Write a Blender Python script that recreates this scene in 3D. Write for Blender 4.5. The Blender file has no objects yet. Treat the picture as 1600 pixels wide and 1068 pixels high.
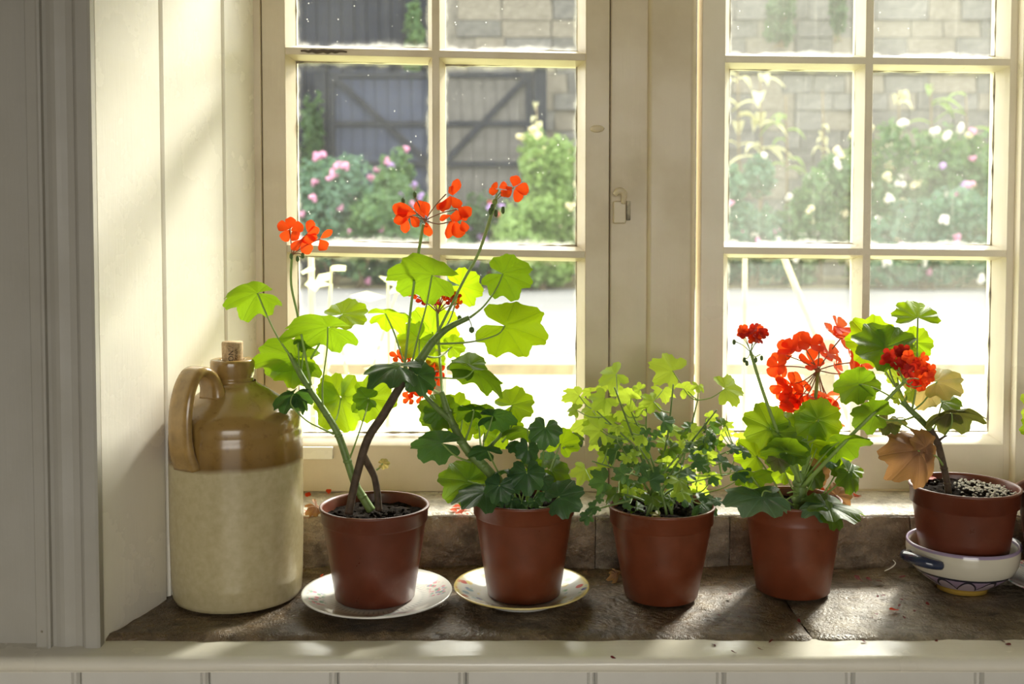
import bpy, math, random
from mathutils import Vector, Matrix, noise
R = math.radians
rnd = random.Random(7)
scene = bpy.context.scene
col = scene.collection

# ------------------------------------------------------------------ camera, light, exposure
F, PX0, PY0, PITCH = 1700.0, 800.0, 414.0, R(2.5)
CAM = Vector((0.0, -1.293, 0.455))
cd = bpy.data.cameras.new('camera'); cam = bpy.data.objects.new('camera', cd); col.objects.link(cam)
cam.location = CAM; cam.rotation_euler = (R(90) - PITCH, 0, 0)
cd.sensor_width = 36.0; cd.sensor_fit = 'HORIZONTAL'; cd.lens = F / 1600 * 36
cd.shift_y = -(534 - PY0) / 1600
cd.clip_start = 0.02; cd.clip_end = 300
cd.dof.use_dof = True; cd.dof.focus_distance = 1.32; cd.dof.aperture_fstop = 6.5
scene.camera = cam

world = bpy.data.worlds.new('hazy_sky'); scene.world = world; world.use_nodes = True
wb = world.node_tree.nodes['Background']
wb.inputs[0].default_value = (1.0, 0.965, 0.89, 1); wb.inputs[1].default_value = 4.3

sd = bpy.data.lights.new('sun', 'SUN'); sun = bpy.data.objects.new('sun', sd); col.objects.link(sun)
sd.energy = 5.5; sd.angle = R(11); sd.color = (1.0, 0.945, 0.84)
SUN_DIR = Vector((-0.66, -1.0, -0.80)).normalized()          # direction the light travels
sun.rotation_euler = SUN_DIR.to_track_quat('-Z', 'Y').to_euler()

vs = scene.view_settings
vs.view_transform = 'Standard'; vs.look = 'None'; vs.gamma = 1.0; vs.use_curve_mapping = False
vs.exposure = 0.50
scene.cycles.max_bounces = 10; scene.cycles.diffuse_bounces = 5; scene.cycles.transparent_max_bounces = 12
scene.cycles.sample_clamp_indirect = 6.0
scene.cycles.caustics_reflective = False; scene.cycles.caustics_refractive = False

def portal(name, loc, rx, sx, sz):
    d = bpy.data.lights.new(name, 'AREA'); o = bpy.data.objects.new(name, d); col.objects.link(o)
    d.shape = 'RECTANGLE'; d.size = sx; d.size_y = sz; o.location = loc; o.rotation_euler = (rx, 0, 0)
    d.cycles.is_portal = True
portal('window_daylight_portal', (0.18, 0.30, 0.55), R(-90), 1.12, 0.92)
portal('fill_opening_portal', (0.1, -4.12, 0.25), R(90), 2.2, 2.2)  # guides sky light through the added fill opening behind the camera

# ------------------------------------------------------------------ pixel helpers (1600 x 1068 frame)
def ray(px, py):
    u = (px - PX0) / F; v = (PY0 - py) / F
    return Vector((u, v * math.sin(PITCH) + math.cos(PITCH), v * math.cos(PITCH) - math.sin(PITCH)))
def P(px, py, Y):
    d = ray(px, py); return CAM + d * ((Y - CAM.y) / d.y)
def PZ(px, py, z):
    d = ray(px, py); return CAM + d * ((z - CAM.z) / d.z)
def S(Y, py=600):                                             # metres per pixel at depth Y
    d = ray(800, py); return ((Y - CAM.y) / d.y) / F

# ------------------------------------------------------------------ materials
class NT:
    def __init__(s, name):
        s.m = bpy.data.materials.new(name); s.m.use_nodes = True; s.t = s.m.node_tree
        s.t.nodes.clear(); s.out = s.n('ShaderNodeOutputMaterial')
    def n(s, typ, **kw):
        nd = s.t.nodes.new(typ)
        for k, v in kw.items(): setattr(nd, k, v)
        return nd
    def l(s, a, b): s.t.links.new(a, b)
    def set(s, sock, v):
        if hasattr(v, 'is_linked') or isinstance(v, bpy.types.NodeSocket): s.l(v, sock)
        else:
            if isinstance(v, tuple) and len(v) == 3: v = (*v, 1) if sock.type == 'RGBA' else v
            sock.default_value = v
    def coord(s, kind='Object'):
        return s.n('ShaderNodeTexCoord').outputs[kind]
    def mapping(s, vec, scale=(1, 1, 1), loc=(0, 0, 0)):
        m = s.n('ShaderNodeMapping'); s.l(vec, m.inputs[0]); m.inputs['Scale'].default_value = scale; m.inputs['Location'].default_value = loc
        return m.outputs[0]
    def noise(s, vec, scale, detail=4, rough=0.55, dist=0.0):
        t = s.n('ShaderNodeTexNoise'); s.l(vec, t.inputs['Vector'])
        t.inputs['Scale'].default_value = scale; t.inputs['Detail'].default_value = detail
        t.inputs['Roughness'].default_value = rough; t.inputs['Distortion'].default_value = dist
        return t.outputs['Fac']
    def voro(s, vec, scale, out='Distance', feature='F1'):
        t = s.n('ShaderNodeTexVoronoi', feature=feature); s.l(vec, t.inputs['Vector']); t.inputs['Scale'].default_value = scale
        return t.outputs[out]
    def ramp(s, fac, stops, interp='LINEAR'):
        r = s.n('ShaderNodeValToRGB'); r.color_ramp.interpolation = interp; e = r.color_ramp.elements
        while len(e) < len(stops): e.new(0.5)
        for i, (p, c) in enumerate(stops):
            e[i].position = p
            e[i].color = (c, c, c, 1) if isinstance(c, (int, float)) else (*c, 1)
        s.set(r.inputs[0], fac); return r.outputs[0]
    def math(s, op, a, b=0.0, c=0.0, clamp=False):
        m = s.n('ShaderNodeMath', operation=op, use_clamp=clamp)
        s.set(m.inputs[0], a); s.set(m.inputs[1], b); s.set(m.inputs[2], c); return m.outputs[0]
    def mix(s, f, a, b, blend='MIX'):
        m = s.n('ShaderNodeMix', data_type='RGBA', blend_type=blend)
        s.set(m.inputs[0], f); s.set(m.inputs[6], a); s.set(m.inputs[7], b); return m.outputs[2]
    def xyz(s, vec):
        x = s.n('ShaderNodeSeparateXYZ'); s.l(vec, x.inputs[0]); return x.outputs
    def bump(s, h, strength=0.3, dist=0.002):
        b = s.n('ShaderNodeBump'); b.inputs['Strength'].default_value = strength; b.inputs['Distance'].default_value = dist
        s.l(h, b.inputs['Height']); return b.outputs[0]
    def principled(s, color, rough=0.5, bump=None, spec=0.5, metallic=0.0, coat=0.0, coat_rough=0.1, finish=True, trans=None):
        p = s.n('ShaderNodeBsdfPrincipled')
        s.set(p.inputs['Base Color'], color); s.set(p.inputs['Roughness'], rough)
        p.inputs['Specular IOR Level'].default_value = spec; p.inputs['Metallic'].default_value = metallic
        p.inputs['Coat Weight'].default_value = coat; p.inputs['Coat Roughness'].default_value = coat_rough
        if bump is not None: s.l(bump, p.inputs['Normal'])
        if finish: s.l(p.outputs[0], s.out.inputs[0])
        return p.outputs[0]
    def mixsh(s, f, a, b):
        m = s.n('ShaderNodeMixShader'); s.set(m.inputs[0], f); s.l(a, m.inputs[1]); s.l(b, m.inputs[2]); return m.outputs[0]

def mat_paint(name, c, rough=0.32, dirt=0.35, stretch='z'):
    t = NT(name); v = t.coord('Object')
    sc = {'z': (40, 40, 3), 'x': (3, 40, 40)}[stretch]
    brush = t.noise(t.mapping(v, sc), 6, 5, 0.6)
    blot = t.noise(v, 9, 5, 0.6)
    dark = tuple(k * q for k, q in zip(c, (0.70, 0.66, 0.56)))
    colr = t.mix(t.ramp(blot, [(0.42, 0.0), (0.8, dirt)]), c, dark)
    colr = t.mix(t.math('MULTIPLY', t.ramp(t.noise(v, 160, 2), [(0.70, 0.0), (0.76, 1.0)]), 0.25), colr, tuple(min(1, k * 1.15) for k in c))
    h = t.math('ADD', brush, t.math('MULTIPLY', t.noise(v, 45, 3), 0.8))
    t.principled(colr, t.ramp(blot, [(0.3, rough - 0.06), (0.7, rough + 0.12)]), t.bump(h, 0.22, 0.0009))
    return t.m

def mat_stone(name, a, b, c, gloss=0.42):
    t = NT(name); v = t.coord('Object')
    n1 = t.noise(v, 7, 8, 0.65, 0.4); n2 = t.noise(v, 38, 6, 0.7); n3 = t.noise(v, 150, 3, 0.6)
    colr = t.ramp(n1, [(0.30, a), (0.52, b), (0.72, c)])
    colr = t.mix(t.ramp(n2, [(0.35, 0.75), (0.6, 0.0)]), colr, tuple(k * 0.42 for k in a))
    colr = t.mix(t.ramp(n3, [(0.6, 0.0), (0.75, 0.5)]), colr, c)
    h = t.math('ADD', t.math('MULTIPLY', n2, 1.0), t.math('MULTIPLY', n3, 0.35))
    t.principled(colr, t.ramp(n2, [(0.3, gloss + 0.25), (0.65, gloss - 0.08)]), t.bump(h, 1.0, 0.007))
    return t.m

def mat_plain(name, c, rough=0.5, var=0.15, scale=30, bump=0.2, spec=0.5, coat=0.0):
    t = NT(name); v = t.coord('Object'); n = t.noise(v, scale, 4)
    d = tuple(k * (1 - var) for k in c); u = tuple(min(1, k * (1 + var)) for k in c)
    t.principled(t.ramp(n, [(0.3, d), (0.7, u)]), rough, t.bump(n, bump, 0.001) if bump else None, spec=spec, coat=coat)
    return t.m

def mat_leaf(name, c, trans, c2=None, tw=0.5, rough=0.42, zone=0.0, vein=0.35, hairy=0.0):
    """geranium blade: UV.x is the angle round the petiole, UV.y the distance from it"""
    t = NT(name); uv = t.n('ShaderNodeUVMap'); x = t.xyz(uv.outputs[0])
    v = t.coord('Object')
    th = t.math('MULTIPLY', x[0], 8.0); fr = t.math('ABSOLUTE', t.math('SUBTRACT', t.math('FRACT', th), 0.5))
    dist = t.math('MULTIPLY', fr, x[1])
    ve = t.ramp(dist, [(0.008, 1.0), (0.040, 0.0)])
    br = t.math('ABSOLUTE', t.math('SUBTRACT', t.math('FRACT', t.math('ADD', t.math('MULTIPLY', x[1], 5.0), t.math('MULTIPLY', fr, 4.5))), 0.5))
    ve = t.math('MAXIMUM', ve, t.ramp(br, [(0.02, 0.45), (0.09, 0.0)]))
    n = t.noise(v, 60, 4)
    base = t.ramp(n, [(0.3, tuple(k * 0.8 for k in c)), (0.7, tuple(k * 1.2 for k in c))])
    if c2: base = t.mix(t.ramp(t.math('ADD', x[1], t.math('MULTIPLY', n, 0.4)), [(0.75, 0.0), (1.1, 1.0)]), base, c2)
    if zone: base = t.mix(t.math('MULTIPLY', t.ramp(x[1], [(0.40, 0.0), (0.52, 1.0), (0.62, 1.0), (0.74, 0.0)]), zone), base, tuple(k * q for k, q in zip(c, (0.75, 0.45, 0.5))))
    lv = tuple(min(1, k * 1.9 + 0.03) for k in c)
    base = t.mix(t.math('MULTIPLY', ve, vein), base, lv)
    tr = t.mix(t.math('MULTIPLY', ve, 0.5), trans, tuple(k * 0.62 for k in trans))
    tr = t.mix(t.ramp(n, [(0.35, 0.0), (0.75, 0.35)]), tr, tuple(k * 0.7 for k in trans))
    bn = t.bump(t.math('SUBTRACT', n, t.math('MULTIPLY', ve, 0.8)), 0.5, 0.0008)
    p = t.principled(base, rough, bn, spec=0.45, finish=False)
    tl = t.n('ShaderNodeBsdfTranslucent'); t.set(tl.inputs[0], tr); t.l(bn, tl.inputs['Normal'])
    t.l(t.mixsh(tw, p, tl.outputs[0]), t.out.inputs[0])
    return t.m

def mat_petal(name, c, tr, tw=0.5):
    t = NT(name); v = t.coord('Object'); n = t.noise(v, 120, 3)
    p = t.principled(t.ramp(n, [(0.3, tuple(k * 0.85 for k in c)), (0.7, c)]), 0.55, finish=False, spec=0.3)
    tl = t.n('ShaderNodeBsdfTranslucent'); tl.inputs[0].default_value = (*tr, 1)
    t.l(t.mixsh(tw, p, tl.outputs[0]), t.out.inputs[0]); return t.m

def mat_glass(name, haze, streak=0.25):
    """old window pane: clear, with a film of dust and dried drops that scatters light"""
    t = NT(name); v = t.coord('Object'); g = t.coord('Generated'); gx = t.xyz(g)
    ed = t.math('MINIMUM', t.math('MINIMUM', gx[0], t.math('SUBTRACT', 1.0, gx[0])), t.math('MINIMUM', gx[2], t.math('SUBTRACT', 1.0, gx[2])))
    ed = t.math('ADD', ed, t.math('MULTIPLY', t.math('SUBTRACT', t.noise(v, 30, 5), 0.5), 0.09))
    edge = t.ramp(ed, [(0.0, 0.42), (0.03, 0.16), (0.055, 0.02), (0.09, 0.0)])
    film = t.ramp(t.noise(v, 9, 5, 0.6), [(0.3, haze * 0.6), (0.75, haze * 1.5)])
    drops = t.ramp(t.voro(v, 95), [(0.05, 0.5), (0.11, 0.0)])
    drops = t.math('MULTIPLY', drops, t.ramp(t.noise(v, 22, 3), [(0.5, 0.0), (0.62, 1.0)]))
    st = t.math('MULTIPLY', t.ramp(t.noise(t.mapping(v, (170, 1, 5)), 1.0, 4), [(0.58, 0.0), (0.75, 1.0)]), streak * haze * 2)
    d = t.math('ADD', t.math('MAXIMUM', t.math('MAXIMUM', film, edge), drops), st, clamp=True)
    tr = t.n('ShaderNodeBsdfTransparent'); tr.inputs[0].default_value = (0.97, 0.985, 0.975, 1)
    gl = t.n('ShaderNodeBsdfGlossy'); gl.inputs['Roughness'].default_value = 0.03
    lw = t.n('ShaderNodeLayerWeight'); lw.inputs[0].default_value = 0.12
    clear = t.mixsh(t.math('MULTIPLY', lw.outputs['Fresnel'], 0.5), tr.outputs[0], gl.outputs[0])
    tl = t.n('ShaderNodeBsdfTranslucent'); tl.inputs[0].default_value = (0.93, 0.94, 0.90, 1)
    t.l(t.mixsh(d, clear, tl.outputs[0]), t.out.inputs[0]); return t.m

CREAM = (0.89, 0.86, 0.77)
MT = {}
MT['cream'] = mat_paint('cream_gloss_paint', CREAM, 0.24, 0.22)
MT['cream_x'] = mat_paint('cream_gloss_paint_sill', (0.80, 0.77, 0.67), 0.20, 0.35, 'x')
MT['frame'] = mat_paint('worn_cream_frame_paint', (0.68, 0.59, 0.435), 0.34, 0.6)
MT['frame_glare'] = mat_paint('glare_lightened_frame_paint', (0.86, 0.80, 0.67), 0.30, 0.3)  # cream frame paint lightened so its colour carries the glare on this side
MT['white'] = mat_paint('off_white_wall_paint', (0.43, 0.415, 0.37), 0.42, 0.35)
MT['panel'] = mat_paint('pale_panelling_paint', (0.63, 0.62, 0.58), 0.42, 0.3)
MT['putty'] = mat_plain('dirty_putty', (0.40, 0.36, 0.27), 0.8, 0.6, 60, 0.8)
MT['plaster'] = mat_plain('room_plaster', (0.50, 0.46, 0.38), 0.8, 0.05)
MT['timber'] = mat_plain('darkened_ceiling_timber', (0.10, 0.07, 0.045), 0.6, 0.3)  # ceiling tone kept dark to cut light from above
MT['floor'] = mat_plain('pale_bounce_floor', (0.52, 0.47, 0.38), 0.5, 0.3)  # pale finish chosen so the unseen floor bounces light upwards
MT['stone'] = mat_stone('brown_sandstone', (0.092, 0.060, 0.032), (0.20, 0.138, 0.080), (0.36, 0.285, 0.195), 0.29)
MT['stone_pale'] = mat_stone('pale_sandstone', (0.13, 0.096, 0.060), (0.26, 0.208, 0.142), (0.45, 0.39, 0.30), 0.32)
MT['ledge'] = mat_stone('limewashed_ledge', (0.52, 0.46, 0.37), (0.68, 0.63, 0.53), (0.78, 0.74, 0.66), 0.5)
MT['pane_left'] = mat_glass('dusty_pane', 0.009)
MT['pane_right'] = mat_glass('dusty_pane_with_bloom', 0.038)  # dust film thickened to carry the overexposed bloom of these panes

# ------------------------------------------------------------------ object helpers
W = {}
def link(o, parent=None, world_m=None):
    col.objects.link(o)
    m = world_m if world_m is not None else Matrix.Identity(4)
    o.matrix_basis = m
    if parent is not None:
        o.parent = parent; o.matrix_parent_inverse = W[parent.name].inverted()
    W[o.name] = m.copy(); return o
def tag(o, label=None, cat=None, group=None, kind=None):
    if label: o['label'] = label
    if cat: o['category'] = cat
    if group: o['group'] = group
    if kind: o['kind'] = kind
    return o
def empty(name, loc):
    o = bpy.data.objects.new(name, None); o.empty_display_size = 0.02
    return link(o, None, Matrix.Translation(loc))
class MB:
    def __init__(s): s.v = []; s.f = []; s.uv = {}; s.sm = True
    def add(s, vs, fs):
        b = len(s.v); s.v += [tuple(v) for v in vs]; s.f += [tuple(b + i for i in f) for f in fs]; return s
    def box(s, x0, x1, y0, y1, z0, z1):
        return s.add([(x0,y0,z0),(x1,y0,z0),(x1,y1,z0),(x0,y1,z0),(x0,y0,z1),(x1,y0,z1),(x1,y1,z1),(x0,y1,z1)],
                     [(0,3,2,1),(4,5,6,7),(0,1,5,4),(1,2,6,5),(2,3,7,6),(3,0,4,7)])
    def prism(s, a, b, axis_pts):                           # section points at ends a and b (lists of Vectors)
        n = len(a); s.add(list(a) + list(b), [tuple(range(n))[::-1], tuple(range(n, 2 * n))] + [(i, (i + 1) % n, n + (i + 1) % n, n + i) for i in range(n)])
        return s
    def lathe(s, prof, seg=40, c=(0, 0, 0), cap=False):
        vs = []; fs = []
        for r, z in prof:
            for i in range(seg):
                a = 2 * math.pi * i / seg; vs.append((c[0] + r * math.cos(a), c[1] + r * math.sin(a), c[2] + z))
        for k in range(len(prof) - 1):
            for i in range(seg):
                j = (i + 1) % seg; fs.append((k * seg + i, k * seg + j, (k + 1) * seg + j, (k + 1) * seg + i))
        if cap: fs.append(tuple(range(seg))[::-1])
        if cap == 2: fs.append(tuple(range((len(prof) - 1) * seg, len(prof) * seg)))
        return s.add(vs, fs)
    def tube(s, pts, rad, seg=8, sub=4, caps=True):
        pts = [Vector(p) for p in pts]
        if not isinstance(rad, (list, tuple)): rad = [rad] * len(pts)
        if len(pts) > 2 and sub > 1:
            q = []; rr = []
            for i in range(len(pts) - 1):
                p0 = pts[max(i - 1, 0)]; p1 = pts[i]; p2 = pts[i + 1]; p3 = pts[min(i + 2, len(pts) - 1)]
                for k in range(sub):
                    u = k / sub
                    q.append(0.5 * ((2 * p1) + (-p0 + p2) * u + (2*p0 - 5*p1 + 4*p2 - p3) * u*u + (-p0 + 3*p1 - 3*p2 + p3) * u**3))
                    rr.append(rad[i] * (1 - u) + rad[i + 1] * u)
            q.append(pts[-1]); rr.append(rad[-1]); pts, rad = q, rr
        vs = []; fs = []; up = Vector((0.31, 0.17, 0.93)); prev = None
        for i, p in enumerate(pts):
            d = (pts[min(i + 1, len(pts) - 1)] - pts[max(i - 1, 0)]).normalized()
            a = (prev if prev is not None else up); a = (a - d * a.dot(d))
            if a.length < 1e-5: a = Vector((1, 0, 0)) - d * d.x
            a.normalize(); prev = a; b = d.cross(a)
            for k in range(seg):
                t = 2 * math.pi * k / seg; vs.append(p + (a * math.cos(t) + b * math.sin(t)) * rad[i])
        for i in range(len(pts) - 1):
            for k in range(seg):
                j = (k + 1) % seg; fs.append((i*seg + k, i*seg + j, (i+1)*seg + j, (i+1)*seg + k))
        if caps: fs.append(tuple(range(seg))[::-1]); fs.append(tuple(range((len(pts)-1)*seg, len(pts)*seg)))
        return s.add(vs, fs)
    def ball(s, c, r, seg=8, rings=5, sc=(1, 1, 1)):
        prof = [(max(1e-5, math.sin(math.pi * k / rings)) , -math.cos(math.pi * k / rings)) for k in range(rings + 1)]
        b = MB().lathe(prof, seg)
        return s.add([(c[0] + v[0]*r*sc[0], c[1] + v[1]*r*sc[1], c[2] + v[2]*r*sc[2]) for v in b.v], b.f)
    def build(s, name, mat, parent=None, smooth=True, bevel=0.0, world_m=None, segs=2, origin=None):
        if origin is not None:
            o3 = Vector(origin); s.v = [tuple(Vector(v) - o3) for v in s.v]; world_m = Matrix.Translation(o3)
        me = bpy.data.meshes.new(name); me.from_pydata([tuple(v) for v in s.v], [], s.f); me.update()
        if isinstance(mat, (list, tuple)):
            for m in mat: me.materials.append(m)
        else: me.materials.append(mat)
        if smooth: me.polygons.foreach_set('use_smooth', [True] * len(me.polygons))
        o = bpy.data.objects.new(name, me); link(o, parent, world_m)
        if bevel:
            b = o.modifiers.new('bevel', 'BEVEL'); b.width = bevel; b.segments = segs; b.limit_method = 'ANGLE'; b.angle_limit = R(35)
            b.harden_normals = True
        return o
def boxo(name, x0, x1, y0, y1, z0, z1, mat, parent=None, bevel=0.0015):
    c = Vector(((x0+x1)/2, (y0+y1)/2, (z0+z1)/2))
    return MB().box(x0, x1, y0, y1, z0, z1).build(name, mat, parent, smooth=bevel > 0, bevel=bevel, origin=c)

# ------------------------------------------------------------------ the room shell
YW = -0.135                                                   # room face of the window wall
RX0, RX1, RY0, RZ0, RZ1 = -2.3, 2.6, -4.1, -0.92, 1.55
HEAD = P(700, -235, 0.215).z                                  # underside of the window opening
RFX, RBX = -0.443, P(404, 500, 0.215).x                       # splayed reveal, room edge and window edge
RFX2, RBX2 = 0.83, P(1612, 500, 0.215).x
def struct(o): o['kind'] = 'structure'; return o
fl = struct(MB().box(RX0, RX1, RY0, YW, RZ0 - 0.1, RZ0).build('floor', MT['floor'], smooth=False)); fl['label'] = 'unseen floor of the room, made pale to bounce light upwards'
ce = struct(MB().box(RX0, RX1, RY0, YW, RZ1, RZ1 + 0.1).build('ceiling', MT['timber'], smooth=False)); ce['label'] = 'unseen ceiling of the room, darkened to cut light from above'
# window wall: a slab with the window opening left free
w = MB()
w.box(RX0, RFX, YW, 0.33, RZ0, RZ1)
wl = struct(w.build('wall_left', MT['white'], smooth=False)); wl['label'] = 'off-white painted wall beyond the window surround'
w = MB(); w.box(RFX2, RX1, YW, 0.33, RZ0, RZ1)
struct(w.build('wall_right', MT['white'], smooth=False))['label'] = 'off-white painted wall past the far end of the sill'
w = MB(); w.box(RFX, RFX2, YW, 0.33, HEAD + 0.012, RZ1)
struct(w.build('wall_top', MT['white'], smooth=False))['label'] = 'off-white painted wall over the window head'
w = MB(); w.box(RFX, RFX2, -0.128, 0.33, RZ0, -0.07)
struct(w.build('wall_core', MT['white'], smooth=False))['label'] = 'solid masonry under the stone window sill'
# side walls and back wall with a wide opening added for fill light, out of view
struct(MB().box(RX0 - 0.1, RX0, RY0, YW, RZ0, RZ1).build('wall_side_west', MT['plaster'], smooth=False))['label'] = 'pale plaster side wall of the room'
struct(MB().box(RX1, RX1 + 0.1, RY0, YW, RZ0, RZ1).build('wall_side_east', MT['plaster'], smooth=False))['label'] = 'pale plaster side wall opposite the first'
w = MB(); w.box(RX0, -1.0, RY0 - 0.15, RY0, RZ0, RZ1); w.box(1.2, RX1, RY0 - 0.15, RY0, RZ0, RZ1); w.box(-1.0, 1.2, RY0 - 0.15, RY0, 1.35, RZ1)
struct(w.build('wall_back', MT['plaster'], smooth=False))['label'] = 'pale plaster back wall with an unseen opening added for fill light'

# splayed board-lined reveal on the jug's side: three vertical boards with beaded joints
def reveal(name, fx, bx, cuts, label):
    root = empty(name, ((fx + bx) / 2, 0.04, 0)); root['kind'] = 'structure'; root['label'] = label
    a = Vector((fx, YW, 0)); b = Vector((bx, 0.218, 0)); d = (b - a); nrm = Vector((d.y, -d.x, 0)).normalized()
    if (fx > 0): nrm = -nrm
    for i in range(len(cuts) - 1):
        p = a + d * (cuts[i] + 0.004); q = a + d * (cuts[i + 1] - 0.004)
        m = MB(); z0, z1 = -0.03, HEAD + 0.02
        sec = [p - nrm * 0.012, p - nrm * 0.004, p + (q-p).normalized()*0.003, q - (q-p).normalized()*0.003, q - nrm * 0.004, q - nrm * 0.012]
        m.prism([v + Vector((0,0,z0)) for v in sec], [v + Vector((0,0,z1)) for v in sec], None)
        m.build('board', MT['cream'], root, smooth=False)
    m = MB(); p = a - nrm * 0.010; q = b - nrm * 0.010; r_ = b - nrm * 0.03; s_ = a - nrm * 0.03
    m.prism([v + Vector((0,0,-0.03)) for v in (p,q,r_,s_)], [v + Vector((0,0,HEAD+0.02)) for v in (p,q,r_,s_)], None).build('board_backing', MT['frame'], root, smooth=False)
    return root
def cut_at(px):                                               # where a pixel column meets the reveal plane, as fraction front to back
    dd = ray(px, 400); a = Vector((RFX, YW)); b = Vector((RBX, 0.218)); best = 0; bd = 9
    for i in range(1001):
        p = a + (b - a) * (i / 1000); e = abs(CAM.x + dd.x * (p.y - CAM.y) / dd.y - p.x)
        if e < bd: bd, best = e, i / 1000
    return best
reveal('wall_reveal_left', RFX, RBX, [0.0, cut_at(256), cut_at(352), 1.0], 'cream tongue-and-groove boards lining the splayed window reveal')
reveal('wall_reveal_right', RFX2, RBX2, [0.0, 0.36, 0.68, 1.0], 'cream boarded reveal at the far end of the window')
struct(MB().add([(RFX, YW, HEAD), (RFX2, YW, HEAD), (RBX2, 0.22, HEAD), (RBX, 0.22, HEAD), (RFX, YW, HEAD+.012), (RFX2, YW, HEAD+.012), (RBX2, 0.22, HEAD+.012), (RBX, 0.22, HEAD+.012)],
    [(0,1,2,3)[::-1],(4,5,6,7),(0,1,5,4),(1,2,6,5),(2,3,7,6),(3,0,4,7)]).build('ceiling_reveal', MT['cream'], smooth=False))['label'] = 'cream boarded soffit over the window reveal'

# architrave: flat, bead, ogee hollow and outer fillet (a moulded section swept upwards)
def architrave(name, x_in, sgn, label):
    root = empty(name, (x_in, YW, 0)); root['kind'] = 'structure'; root['label'] = label
    prof = [(0.000, 0.000), (0.000, 0.019), (0.003, 0.022), (0.016, 0.022), (0.019, 0.019), (0.022, 0.0125), (0.030, 0.0115), (0.036, 0.0150), (0.041, 0.0172),
            (0.046, 0.0160), (0.052, 0.0125), (0.056, 0.0120), (0.0565, 0.0215), (0.059, 0.0235), (0.0615, 0.0215), (0.062, 0.0175), (0.0735, 0.0170), (0.075, 0.0155), (0.075, 0.0)]
    sec = [Vector((x_in + sgn * u * .93, YW - v * .58, 0)) for u, v in prof]
    if sgn > 0: sec = sec[::-1]
    zb = -0.0055
    o = MB().prism([v + Vector((0,0,zb)) for v in sec], [v + Vector((0,0,HEAD+.09)) for v in sec], None).build('moulding', MT['white'], root, smooth=False)
    MB().ball((x_in + sgn*0.063, YW - 0.0100, 0.012), 0.0014, 6, 4).build('nail_head', MT['putty'], root)
    return root
architrave('trim_1', RFX + 0.002, -1, 'moulded off-white architrave board at the edge of the window')
architrave('trim_2', RFX2 - 0.002, 1, 'moulded off-white architrave past the far end of the sill')
boxo('trim_3', RFX - .08, RFX2 + .08, YW - 0.02, YW, HEAD, HEAD + 0.09, MT['white'])['kind'] = 'structure'
bpy.data.objects['trim_3']['label'] = 'off-white head architrave over the window'

# painted window board with a rounded nosing, and the matchboard panelling under it
nz = MB(); y_n = PZ(800, 1027, -0.006).y
sec = [(-0.125, -0.004), (-0.134, -0.0045), (y_n + .006, -0.006), (y_n + .002, -0.0072), (y_n - .0012, -0.0100), (y_n - .003, -0.0145), (y_n - .0012, -0.0190), (y_n + .003, -0.0220), (y_n + .012, -0.0235), (y_n + .0125, -0.027), (-0.125, -0.027)]
vs_ = []; NX = 120; x0, x1 = RX0, RX1
for i in range(NX + 1):
    x = x0 + (x1 - x0) * i / NX
    for k, (y, z) in enumerate(sec):
        j = 0.0009 * noise.noise(Vector((x * 9, k * 0.3, 1))) if 2 <= k <= 8 else 0
        vs_.append((x, y + j, z + j * 0.6))
n_ = len(sec); fs_ = [tuple(range(n_)), tuple(range(NX*n_, NX*n_+n_))[::-1]]
for i in range(NX):
    for k in range(n_):
        kk = (k + 1) % n_; fs_.append((i*n_+k, (i+1)*n_+k, (i+1)*n_+kk, i*n_+kk))
nb = struct(nz.add(vs_, fs_).build('trim_4', MT['cream_x'], smooth=True)); nb['label'] = 'glossy cream window board with rounded front edge below the stone'
m = nb.modifiers.new('es', 'EDGE_SPLIT'); m.split_angle = R(50)
pan = empty('wall_panelling', (0, YW, -0.5)); pan['kind'] = 'structure'; pan['label'] = 'off-white vertical matchboard panelling under the window board'
pitch = (728 - 325) / 2 * S(-0.150, 1050); xg = P(325, 1050, -0.150).x
k0 = int((RX0 - xg) / pitch) - 1
for k in range(k0, k0 + 40):
    a = xg + k * pitch; b = a + pitch
    if a > RX1 or b < RX0: continue
    a0, b0 = max(a, RX0), min(b, RX1); m = MB()
    sec = [(a0, -0.134), (a0 , -0.1445), (a0 + 0.003, -0.150), (b0 - 0.0085, -0.150), (b0 - 0.007, -0.1475), (b0 - 0.0055, -0.150), (b0 - 0.0028, -0.1505), (b0 - 0.0005, -0.1465), (b0 - 0.0005, -0.134)]
    m.prism([Vector((x, y, RZ0)) for x, y in sec], [Vector((x, y, -0.0255)) for x, y in sec], None).build('board', MT['panel'], pan, smooth=False)

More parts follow.
